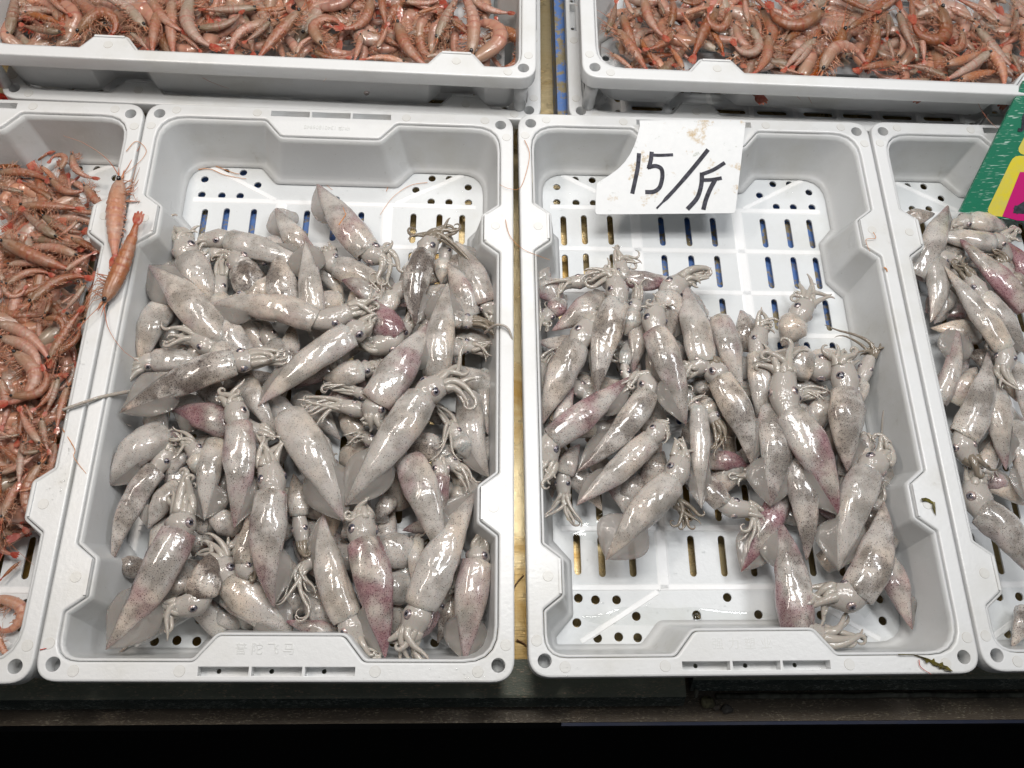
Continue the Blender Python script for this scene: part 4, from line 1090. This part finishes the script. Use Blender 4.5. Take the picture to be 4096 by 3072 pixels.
T('L', 'l4', [(680, -120, 810, 420, 0, 'g', .005), (690, 330, 330, -230, 0, 'p', .004), (660, 430, 480, 280, 4, 'g', .004), (400, 720, -50, 330, 0, 'p', .004), (200, 710, -150, 690, 0, 'o', .004), (900, 280, 800, 900, 0, 'p'), (700, 620, 550, 1560, -2, 'p', .004), (30, 1550, 530, 770, 1, 'p', .004),
    (600, 1000, 310, 1095, 1, 'o', .005), (-30, 1300, 20, 800, 0, 'o', .002), (130, 960, 420, 760, 0, 'g', -.004), (200, 200, -60, 60, 1, 'p')])
T('L', 'm1', [(130, 2220, -30, 2240, 0, 'g'), (160, 2262, 130, 2540, 0, 'g', .004), (0, 2478, 240, 2345, -1, 'p')])
T('L', 'f', [(-20, 2390, 0, 2520, 4, 'o'), (-10, 2530, 58, 2642, -1, 'o'), (75, 2250, 8, 2313, 0, 'o')])
# two big shrimp lying on the rim between the trays
shrimp('rim', (476, 713), (466, 1020), 0, 'o', .006).scale *= 1.06
shrimp('rim', (415, 1195), (545, 915), 0, 'o', .011).scale *= 1.08
T('T1', 't1', [(60, 290, 120, -80, 0, 'g'), (620, 265, 905, 285, 4, 'p', .006), (500, 265, 190, 200, 0, 'g', .003), (870, 240, 560, -60, 0, 'p'), (1165, 215, 800, -40, -1, 'g', .005), (790, 350, 1060, 380, 1, 'p', .003), (1280, 60, 1230, 420, 0, 'p', .006), (1200, -40, 1460, 240, -1, 'p', .008),
    (1390, 0, 1390, 420, 0, 'p', .003), (1540, -30, 1690, 370, -2, 'g', .006), (1590, 220, 1930, 120, -2, 'g', .003), (2060, 50, 1660, 90, 0, 'g'), (2300, 60, 2050, 85, 0, 'o'), (2180, 170, 1860, 400, -2, 'p', .006), (380, -40, 545, 105, 0, 'p', .003), (200, 100, 480, 190, 0, 'o'), (650, 330, 450, 380, 0, 'g'), (1050, 265, 1180, 390, 0, 'g'),
    (1450, 270, 1600, 400, 0, 'p'), (1600, 380, 1830, 360, 0, 'g')])
T('T1', 't2', [(460, 290, 570, 150, 4, 'p', .006), (770, -20, 590, 190, 2, 'p', .005), (830, -60, 860, 150, 0, 'p', .004), (930, 130, 1120, 430, -1, 'p', .007), (1180, 240, 1320, -20, 0, 'g', .005), (1400, 330, 1340, -20, -1, 'p', .007), (1380, -20, 1630, 85, -1, 'p', .006), (1560, 170, 1610, 430, 3, 'o', -.010), (1470, 250, 1560, 130, -2, 'p', .002),
    (1270, 130, 1420, 230, 0, 'p'), (700, 210, 660, 390, 0, 'p', .004), (800, 300, 870, 170, 0, 'p', .004), (980, 400, 730, 370, -1, 'o', .004), (290, 340, 410, 240, 2, 'p', .004), (330, 80, 50, 350, 0, 'p', .005), (130, 130, -20, 260, 0, 'g', .003), (400, 320, 610, 370, -1, 'p'), (740, 200, 960, 300, 0, 'p', -.004), (980, 10, 1190, 0, -1, 'p'), (1060, 80, 1200, 50, 0, 'o'),
    (650, 140, 520, 170, 2, 'p'), (1110, 360, 1260, 340, 0, 'g'), (1500, 300, 1480, 440, 0, 'p', -.006), (1520, 350, 1610, 450, 0, 'p', -.010)])
T('T2', 't3', [(600, -40, 780, 310, -1, 'p', .008), (840, 240, 830, -40, -1, 'p', .006), (280, 290, 360, 40, 0, 'g', .003), (420, 110, 540, 440, 0, 'p'), (370, 240, 620, 620, 0, 'p', .004), (330, 470, 520, 630, 0, 'p'), (580, 340, 690, 540, 0, 'o', .002), (890, 270, 650, 440, 1, 'p', .004), (690, 300, 760, 400, 0, 'g'), (1040, 285, 960, 130, 0, 'o', .003),
    (1260, 80, 1060, 470, 0, 'p', .003), (1010, 430, 880, 310, 0, 'p', .003), (1380, 90, 1180, 125, 4, 'p', .007), (1180, 250, 1310, 460, 1, 'o', -.004), (1545, 240, 1425, 400, 4, 'g', .004), (1720, 290, 1580, 660, 1, 'p', .004), (2190, 100, 1740, 70, 3, 'p', .006), (1850, 380, 2080, 220, 0, 'p', .003), (2120, 350, 1870, 590, 0, 'g', .005), (2080, 250, 2212, 120, 0, 'p'),
    (1010, 620, 1210, 625, 2, 'o', -.016), (1430, 650, 1250, 625, -1, 'p', -.016), (1800, 590, 2000, 650, 0, 'p'), (2230, 430, 2090, 690, 0, 'o', .004), (940, 10, 1130, 0, -2, 'p'), (960, 130, 1190, 60, 0, 'o'), (1540, 200, 1500, -20, 0, 'p'), (520, 130, 430, -40, 0, 'p'), (790, 130, 720, -20, 0, 'g', .003), (1570, -40, 1700, 90, 0, 'p', .003), (1600, 130, 1640, 320, 0, 'p'), (960, 620, 850, 420, 0, 'o', -.004)])
T('T2', 't4', [(430, 280, 100, 760, 1, 'o', .006), (200, 720, 650, 600, 3, 'p', .006), (740, 230, 620, 650, 1, 'p', .003), (870, 400, 920, 580, 0, 'g', .003), (1380, 60, 1130, 240, 4, 'p', .006), (1600, 290, 1420, 440, 3, 'p', .002), (1760, 255, 2070, 660, 0, 'g', .007), (1950, 240, 1580, -10, -1, 'p', .007), (1720, 220, 1380, 20, 0, 'p', .003), (1440, 770, 1060, 640, -1, 'g', .006),
    (980, 610, 570, 700, 0, 'p', .004), (1430, 650, 1800, 500, 0, 'o', .005), (1870, 520, 1480, 760, 0, 'g', .005), (1560, 810, 1960, 690, 0, 'o', .005), (1800, 400, 2010, 850, 1, 'o', .001), (2080, 540, 2210, 780, 0, 'g', .006), (480, 280, 750, 130, 0, 'p', .003), (800, 100, 960, -30, 0, 'p', .005), (380, -30, 740, 100, 0, 'p', .004), (210, 270, 330, 390, 0, 'p'), (150, 380, -50, 640, 0, 'g', .005), (240, 130, -60, 150, 0, 'g', .004),
    (980, 110, 1110, 480, 0, 'g', .003), (960, 560, 980, 340, -2, 'p', .003), (1180, 340, 1230, 580, 0, 'p'), (1130, 230, 1100, -30, 0, 'p'), (1300, 200, 1280, -40, 0, 'p', -.002), (2130, 100, 2060, 330, 1, 'g'), (1330, 430, 1560, 550, 0, 'p', -.003), (1290, 790, 1000, 790, 0, 'g'), (870, 130, 860, 370, 0, 'g'), (2200, 240, 2190, 520, 0, 'p')])
def fill(tray, n, region, dz):
    k = 0
    while k < n:
        x, y = region()
        a = srnd.uniform(0, 2*PI); l = srnd.uniform(85, 125)
        shrimp(tray, (x-l*math.cos(a), y-l*math.sin(a)), (x+l*math.cos(a), y+l*math.sin(a)), srnd.choice((0, 0, 1, -1, 2, -2)), srnd.choice('ppppg'), heap(tray, x, y)-dz-srnd.uniform(0, .006), True); k += 1
def regL():
    y = srnd.uniform(760, 2150); return srnd.uniform(-40, 340-(y-760)*.19-max(0, y-1950)*.35), y
def regT1():
    x = srnd.uniform(60, 1880); return x, srnd.uniform(-60, 150+x*.045)
def regT2():
    x = srnd.uniform(2500, 4160); return x, srnd.uniform(-60, 245+(x-2430)*.045) if not (2700 < x < 2960) else srnd.uniform(-60, 150)
left_ = 300-len(SHR)
fill('L', left_*45//100, regL, .007); fill('T1', left_*30//100, regT1, .007); fill('T2', left_-left_*45//100-left_*30//100, regT2, .007)
# shrimp buried deeper than those: one mass
mv = []; mf_ = []; mz = []; mi = []; MATS = [M_SH['p'], M_SH['g'], M_LEG, M_FAN, M_FEEL, M_SH['o']]
def bury(tray, n, region, dz):
    for _ in range(n):
        x, y = region(); a = srnd.uniform(0, 2*PI); pr = PROTO[srnd.choice(list(PROTO))]; l = srnd.uniform(.042, .060)
        M = Matrix.Translation(at(x, y, heap(tray, x, y)-dz-srnd.uniform(0, .010))) @ Matrix.Rotation(a, 4, 'Z') @ Matrix.Rotation(srnd.uniform(-.4, .4), 4, 'X') @ Matrix.Scale(l, 4)
        for nm, k in (('body', srnd.choice((0, 0, 0, 1, 5))), ('leg_fringe', 2), ('tail_fan', 3), ('antenna', 4)):
            if nm == 'antenna' and (tray != 'L' or srnd.random() < .6) or nm == 'leg_fringe' and srnd.random() < .45: continue
            me = pr[nm][0] if nm == 'antenna' else pr[nm]; b0 = len(mv)
            mv.extend(M @ v.co for v in me.vertices); mf_.extend(tuple(i+b0 for i in p.vertices) for p in me.polygons); mi.extend([k]*len(me.polygons))
            ca = me.color_attributes.get('zone')
            mz.extend([tuple(d.color)[:3] for d in ca.data] if ca else [(0, 0, 0)]*len(me.vertices))
bury('L', 150, regL, .010); bury('T1', 170, regT1, .009); bury('T2', 150, regT2, .009)
me = mesh('shrimp_mass', mv, mf_); zone_attr(me, mz)
for m_ in MATS: me.materials.append(m_)
me.polygons.foreach_set('material_index', mi)
sm = link('shrimp_mass', me); tag(sm, 'small pink shrimp buried under the others in the three shrimp crates', 'shrimp', None, 'stuff')

# ------------------------------------------------------------------ loose bits
def strand(name, pts, z, rad, mat, label, cat):
    zs = z if hasattr(z, '__len__') else [z]*len(pts)
    q = [tuple(at(x, y, zz)) for (x, y), zz in zip(pts, zs)]
    q = [Vector(v) for v in smooth_line(q, 6)]
    b = MB(); o0 = q[0]; b.tube([v-o0 for v in q], [rad*(1-.5*i/len(q)) for i in range(len(q))], 5)
    o = b.build(name, mat); o.location = o0; tag(o, label, cat); return o
M_HAIR = mat_simple('orange_feeler', (.62, .24, .06), .4, .4); M_HAIRB = mat_simple('brown_feeler', (.33, .16, .07), .4, .3)
strand('shrimp_feeler', [(2098, 560), (2118, 625), (2085, 745), (2040, 755), (1998, 738)], [.002, .002, .001, .003, .002], .00035, M_HAIR, 'long orange feeler bridging the gap between the two squid trays near the back', 'feeler')
strand('shrimp_feeler', [(2022, 879), (2040, 944), (2095, 998), (2200, 1040)], [.002, .002, .002, -.004], .00035, M_HAIR, 'thin orange feeler crossing from one squid tray to the card tray', 'feeler')
strand('shrimp_feeler', [(505, 605), (545, 565), (585, 600), (560, 645), (500, 695)], .0015, .00035, M_HAIR, 'looped thin feeler on the rim corner above the rim shrimp', 'feeler')
strand('shrimp_feeler', [(250, 1716), (298, 1795), (296, 1830), (345, 1895)], [-.002, .002, .002, .0], .00045, M_HAIR, 'orange feeler lying across the rims beside the shrimp tray', 'feeler')
strand('shrimp_feeler', [(778, 672), (800, 650), (850, 660), (930, 690), (958, 696)], -.0655, .0006, M_HAIR, 'bright orange feeler tangle on the tray floor by the drain holes', 'feeler')
strand('shrimp_feeler', [(790, 678), (840, 676), (900, 700), (985, 715)], -.0655, .0005, M_HAIR, 'bright orange feeler under the orange tangle by the drain holes', 'feeler')
strand('shrimp_feeler', [(1710, 730), (1640, 742), (1570, 790), (1520, 860)], -.0655, .00035, M_HAIR, 'pale orange curved feeler on the bare floor of the left squid tray', 'feeler')
strand('shrimp_feeler', [(1545, 765), (1575, 700), (1600, 690)], -.0655, .00035, M_HAIR, 'short orange feeler below the back handle of the left squid tray', 'feeler')
strand('shrimp_feeler', [(1225, 690), (1260, 700), (1300, 735), (1330, 760)], -.0655, .00035, M_HAIR, 'orange feeler beside the topmost squid tail in the left tray', 'feeler')
strand('shrimp_feeler', [(1355, 900), (1382, 860), (1380, 850), (1372, 830)], -.008, .0006, M_HAIR, 'orange fleck on the back of the topmost squid', 'feeler')
strand('shrimp_feeler', [(3493, 929), (3502, 953), (3464, 959), (3479, 1006)], [.003, .003, .003, .002], .0004, M_HAIR, 'bent orange feeler on the tab of the card tray', 'feeler')
strand('shrimp_feeler', [(3676, 2639), (3683, 2668), (3725, 2697)], .0015, .0004, mat_simple('red_feeler', (.6, .09, .05), .4), 'red kinked feeler beside the seaweed sprig on the front rim', 'feeler')
strand('shrimp_feeler', [(3535, 1070), (3545, 1075), (3549, 1087)], .001, .0009, M_HAIR, 'tiny curled orange scrap on the rim above the empty corner', 'feeler')
strand('shrimp_feeler', [(550, 2440+150), (590, 2590)], .001, .0004, M_HAIR, 'short red fleck near the front corner hole', 'feeler') if False else strand('shrimp_feeler', [(160, 2599), (185, 2593)], .001, .0005, mat_simple('red_fleck', (.6, .07, .04), .4), 'short red fleck on the pin mark near the front corner', 'feeler')
strand('shrimp_feeler', [(2055, 2350), (2075, 2320), (2095, 2300)], -.085, .0008, M_HAIRB, 'rust brown feeler on the steel between the two squid trays', 'feeler')
strand('shrimp_feeler', [(2066, 2560), (2090, 2570), (2112, 2588)], -.085, .0012, M_HAIRB, 'dark brown scrap on the steel near the front of the gap', 'feeler')
strand('arm_scrap', [(3545, 1500), (3590, 1520), (3625, 1560), (3640, 1612)], [-.035, -.03, -.028, -.027], .0012, mat_simple('dry_arm', (.45, .33, .20), .4, .6), 'dried brown squid arm stuck to the empty side wall', 'squid arm')
strand('arm_scrap', [(3525, 1790), (3530, 1680), (3540, 1630), (3560, 1612)], [-.055, -.045, -.04, -.04], .0012, M_ARM, 'pale thin squid arm climbing the side wall below the dried one', 'squid arm')
strand('arm_scrap', [(3240, 2340), (3190, 2230), (3165, 2180), (3155, 2168)], -.063, .0014, M_ARM, 'lone pale tentacle on the floor beside the upright pink squid', 'squid arm')
strand('arm_scrap', [(437, 2622), (470, 2618), (540, 2560), (620, 2520)], -.063, .0018, M_ARM, 'long pale tentacle at the front corner of the left squid tray', 'squid arm')
def leaf(name, pts, z, label):
    q = [at(x, y, z) for x, y in pts]; c = sum(q, Vector())/len(q); k = len(q)
    vs = [v-c+Vector((0, 0, .0008*math.sin(i*1.7))) for i, v in enumerate(q)]
    vs = vs+[v-Vector((0, 0, .0006)) for v in vs]
    o = link(name, mesh(name, vs, [tuple(range(k))[::-1], tuple(range(k, 2*k))]+[(i, (i+1) % k, k+(i+1) % k, k+i) for i in range(k)], False), mat_simple(name+'_mat', (.15, .125, .018), .35, .4, 0, 120, (.06, .05, .012))); o.location = c
    tag(o, label, 'seaweed'); return o
fx = lambda P_: [(2500+x/1.386, 2300+y/1.386) for x, y in P_]
leaf('seaweed_sprig', fx([(1515, 438), (1600, 440), (1640, 450), (1680, 460), (1700, 472), (1712, 462), (1722, 480), (1745, 490), (1760, 482), (1765, 500), (1790, 505), (1820, 535), (1795, 530), (1775, 530), (1765, 518), (1745, 520), (1735, 505), (1710, 500), (1690, 478), (1672, 490), (1660, 468), (1640, 457), (1600, 446), (1515, 443)]), .0022, 'brown green seaweed sprig on the front rim corner of the card tray')
leaf('seaweed_sprig', [(2850+x/1.8433, 1700+y/1.8433) for x, y in [(1540, 540), (1570, 537), (1600, 545), (1622, 560), (1640, 570), (1642, 610), (1650, 665), (1636, 640), (1620, 605), (1622, 580), (1600, 568), (1575, 560), (1548, 562)]], .0022, 'small olive seaweed scrap on the side tab of the card tray')
def pebble(name, px, py, z, r, c, label, cat, sc=(1, .7, .6)):
    return stone(name, px, py, z, r, c, label, int(px) % 17, sc, cat)
pebble('flesh_crumb', 382, 2141, -.028, .0022, (.70, .45, .33), 'tiny pink flesh crumb on the side wall of the left squid tray', 'crumb', (.7, 1, .6))
pebble('shell_crumb', 1397, 541, -.0035, .0026, (.22, .10, .04), 'brown crusty scrap on the edge of the back handle block', 'crumb', (1.3, .6, .5))
pebble('shell_crumb', 1466, 372, .0335, .0028, (.10, .085, .08), 'dark shell scrap on the outside of the back left shrimp crate', 'crumb', (1, .8, .8))
# wet drop resting in a drain hole
wd = bmesh.new(); bmesh.ops.create_uvsphere(wd, u_segments=16, v_segments=10, radius=.0042)
me = bpy.data.meshes.new('water_drop'); wd.to_mesh(me); wd.free(); me.polygons.foreach_set('use_smooth', [True]*len(me.polygons))
mw_ = NT('water'); mw_.set(Roughness=.02, Transmission_Weight=1.0, IOR=1.33); wdo = link('water_drop', me, mw_.m); wdo.location = at(2788, 2472, -H); wdo.scale.z = .5
tag(wdo, 'clear water drop filling a drain hole at the front of the card tray', 'water drop')
M_FILM = NT('water_film')
_t = M_FILM; _f = _t.n('ShaderNodeFresnel'); _f.inputs[0].default_value = 1.45; _g = _t.n('ShaderNodeBsdfGlossy'); _g.inputs['Roughness'].default_value = .03; _tr = _t.n('ShaderNodeBsdfTransparent'); _tr.inputs[0].default_value = (.97, .975, .97, 1)
_m = _t.n('ShaderNodeMixShader'); _t.l(_f.outputs[0], _m.inputs[0]); _t.l(_tr.outputs[0], _m.inputs[1]); _t.l(_g.outputs[0], _m.inputs[2]); _t.l(_m.outputs[0], _t.out.inputs[0]); M_FILM = _t.m
drnd = random.Random(3)
def droplets(n, pts, z, r0, r1):
    b = MB()
    for _ in range(n):
        px, py = pts(); p = at(px, py, z); r = drnd.uniform(r0, r1)*drnd.uniform(.5, 1); sx = drnd.uniform(.8, 1.5)
        vs = [p+Vector((0, 0, r*.42))]
        for q, h in ((.55, .33), (.9, .12), (1, -.05)): vs += [p+Vector((r*q*sx*math.cos(a), r*q*math.sin(a), r*h)) for a in [2*PI*k/9 for k in range(9)]]
        b.add(vs, [(0, 1+k, 1+(k+1) % 9) for k in range(9)]+[(1+o+k, 10+o+k, 10+o+(k+1) % 9, 1+o+(k+1) % 9) for o in (0, 9) for k in range(9)])
    o = b.build('water_droplets', M_FILM); tag(o, 'clear water droplets splashed on the tray rims and floors', 'water', None, 'stuff'); return o
def rimL():
    y = drnd.uniform(1350, 2000); return 320-(y-1450)*.18+drnd.uniform(-45, 25), y
droplets(70, rimL, .0004, .0004, .0011)
droplets(60, lambda: (drnd.uniform(2250, 2950), drnd.uniform(2080, 2560)), -H+.0003, .0005, .0014)
droplets(40, lambda: (drnd.uniform(1250, 1900), drnd.uniform(700, 880)), -H+.0003, .0004, .0012)
droplets(40, lambda: (drnd.uniform(2200, 3250), drnd.uniform(720, 1000)), -H+.0003, .0004, .0010)
droplets(60, lambda: (drnd.uniform(1300, 3900), drnd.uniform(2668, 2722)), .0003, .0003, .0009)
def puddle(cx, cy, rx, ry, seed, label):
    b = MB(); rings = []; n = 48
    for q, h in ((1, -.0002), (.90, .00025), (.75, .0005), (.5, .0006), (.01, .0006)):
        ring = []
        for k in range(n):
            a = 2*PI*k/n; w_ = 1+.38*noise.noise(Vector((math.cos(a)*1.6+seed, math.sin(a)*1.6, 0)))+.10*noise.noise(Vector((math.cos(a)*5, math.sin(a)*5+seed, 1)))
            p = at(cx+rx*w_*q*math.cos(a), cy+ry*w_*q*math.sin(a), -H); ring.append(Vector((p.x, p.y, -H+h)))
        rings.append(ring)
    b.add([v for r in rings for v in r], [(i*n+k, i*n+(k+1) % n, (i+1)*n+(k+1) % n, (i+1)*n+k) for i in range(4) for k in range(n)])
    o = b.build('water', M_FILM); tag(o, label, 'water', None, 'structure')
puddle(2700, 2470, 330, 45, 2, 'shallow water along the front of the card tray floor'); puddle(2420, 2120, 130, 60, 8, 'shallow water under the squid arms in the card tray')
puddle(3480, 2300, 90, 190, 5, 'shallow water by the side wall of the card tray')

# red net bag behind the shrimp tray
bmn = bmesh.new(); bmesh.ops.create_icosphere(bmn, subdivisions=5, radius=.028)
for v in bmn.verts:
    v.co *= 1+.18*noise.noise(v.co*40)+.05*math.sin(v.co.x*700)*math.sin(v.co.y*700+v.co.z*500)
me = bpy.data.meshes.new('net_bag'); bmn.to_mesh(me); bmn.free(); me.polygons.foreach_set('use_smooth', [True]*len(me.polygons))
nb = link('net_bag', me, mat_simple('red_net', (.62, .035, .02), .4, .2, 0, 90, (.30, .01, .01), .5)); nb.location = (-.392, .622, -.062)
tag(nb, 'bright red net bag behind the shrimp tray at the far left', 'net bag')

# ------------------------------------------------------------------ labels
TW = {'g': 'pale grey', 'd': 'dark speckled', 'p': 'pink flushed', 'P': 'wine blotched', 's': 'brown mottled', 'y': 'creamy tan'}
CW = {'A': 'left squid tray', 'B': 'card tray', 'C': 'far right tray', 'L': 'shrimp tray', 'T1': 'back left crate', 'T2': 'back right crate'}
ORIG = {'A': (0, 0), 'B': (.4121, .0038), 'C': (.8146, .0072), 'L': (-.4024, 0), 'T1': (-.07, .607), 'T2': (.58, .606)}
def compass(dx, dy):
    a = math.degrees(math.atan2(-dy, dx)) % 360
    return ['right', 'upper right', 'up', 'upper left', 'left', 'lower left', 'down', 'lower right'][int((a+22.5)//45) % 8]
def place(px, py, x0, x1, y0, y1, nx, ny, xn, yn):
    i = min(nx-1, max(0, int((px-x0)/(x1-x0)*nx))); j = min(ny-1, max(0, int((py-y0)/(y1-y0)*ny)))
    return yn[j]+' '+xn[i]
BOX = {'A': (400, 2030, 750, 2650), 'B': (2130, 3750, 950, 2650), 'C': (3560, 4100, 850, 2650), 'L': (-20, 430, 640, 2600), 'T1': (0, 2080, -20, 300), 'T2': (2400, 4110, -20, 360)}
def uniq(items, desc, ordinal):
    by = {}
    for it in items: by.setdefault(desc(it), []).append(it)
    ORD = ['first', 'second', 'third', 'fourth', 'fifth', 'sixth', 'seventh', 'eighth']
    for d, v in by.items():
        if len(v) == 1: v[0]['o']['label'] = d; continue
        v.sort(key=lambda it: pix(it['o'].location)[0])
        for k, it in enumerate(v): it['o']['label'] = d+', '+ordinal(k, len(v))
def ordi(k, n):
    if n == 2: return ('the left one', 'the right one')[k]
    return ['first', 'second', 'third', 'fourth', 'fifth', 'sixth', 'seventh', 'eighth', 'ninth', 'tenth'][min(k, 9)]+' from left'
XN = ['left', 'middle', 'right']; YN = ['back', 'upper', 'centre', 'lower', 'front']
def sdesc(it):
    m = pix(it['o'].location); x0, x1, y0, y1 = BOX[it['tray']]
    pl = place(m[0], m[1], x0, x1, y0, y1, 3, 5, XN, YN)
    return '%s squid, tail %s, %s of %s' % (TW[it['tone']], compass(it['tail'][0]-it['mouth'][0], it['tail'][1]-it['mouth'][1]), pl, CW[it['tray']])
SG = {'A': 'squid heaped in the left squid tray', 'B': 'squid heaped in the card tray', 'C': 'squid heaped in the far right tray'}
for it in SQUIDS: it['o']['category'] = 'squid'; it['o']['group'] = SG[it['tray']]
uniq(SQUIDS, sdesc, ordi)
PW = ['straight', 'arched', 'bent', 'curled', 'coiled']; TWS = {'p': 'pink', 'o': 'orange', 'g': 'greyish'}
def shdesc(it):
    m = pix(it['o'].location); x0, x1, y0, y1 = BOX[it['tray']]
    pl = place(m[0], m[1], x0, x1, y0, y1, *((2, 6, ['left', 'right'], ['back', 'upper', 'inner', 'centre', 'lower', 'front']) if it['tray'] == 'L' else (5, 2, ['far left', 'left', 'middle', 'right', 'far right'], ['back', 'front'])))
    return '%s %s shrimp, head %s, %s of %s' % (TWS[it['tone']], PW[it['bend']], compass(it['head'][0]-it['tail'][0], it['head'][1]-it['tail'][1]), pl, CW[it['tray']])
HG = {'L': 'shrimp heaped in the front shrimp tray', 'T1': 'shrimp heaped in the back left crate', 'T2': 'shrimp heaped in the back right crate', 'rim': 'shrimp lying on the tray rims'}
for it in SHR: it['o']['category'] = 'shrimp'; it['o']['group'] = HG[it['tray']]
rim = [it for it in SHR if it['tray'] == 'rim']
rim[0]['o']['label'] = 'big shrimp on the tray rim, head up, tail fan tapering down'
rim[1]['o']['label'] = 'big bright orange shrimp on the tray rim, head pointing down'
uniq([it for it in SHR if it['tray'] != 'rim'], shdesc, ordi)

# ------------------------------------------------------------------ light
def area(name, loc, target, sx, sy, power, col):
    d = bpy.data.lights.new(name, 'AREA'); d.shape = 'RECTANGLE'; d.size = sx; d.size_y = sy; d.energy = power; d.color = col
    o = bpy.data.objects.new(name, d); COL.objects.link(o); o.location = loc
    o.rotation_euler = (Vector(target)-Vector(loc)).to_track_quat('-Z', 'Y').to_euler(); return o
def fixture(x, y, z, tx, ty, power, col):        # a twin tube ceiling fixture
    for k in (-1, 1): area('market_lamp', (x, y+k*.085, z), (tx, ty+k*.085, 0), .46, .11, power/2, col)
fixture(.20, .46, 1.18, .20, .42, 8.8, (1, .985, .955))
fixture(.95, .50, 1.22, .85, .42, 6.6, (.98, .985, 1))
fixture(-.55, .50, 1.20, -.48, .48, 6.2, (1, .90, .81))
fixture(.25, 1.30, 1.45, .2, .6, 6.0, (1, .97, .94))
w = bpy.data.worlds.new('World'); S.world = w; w.use_nodes = True
w.node_tree.nodes['Background'].inputs[0].default_value = (.93, .97, 1.0, 1); w.node_tree.nodes['Background'].inputs[1].default_value = .055
S.view_settings.view_transform = 'Standard'; S.view_settings.look = 'None'; S.view_settings.exposure = 0; S.view_settings.gamma = 1; S.view_settings.use_curve_mapping = False
S.render.engine = 'CYCLES'
S.cycles.max_bounces = 8; S.cycles.transparent_max_bounces = 12; S.cycles.use_denoising = True
S.render.resolution_x = 1024; S.render.resolution_y = 768
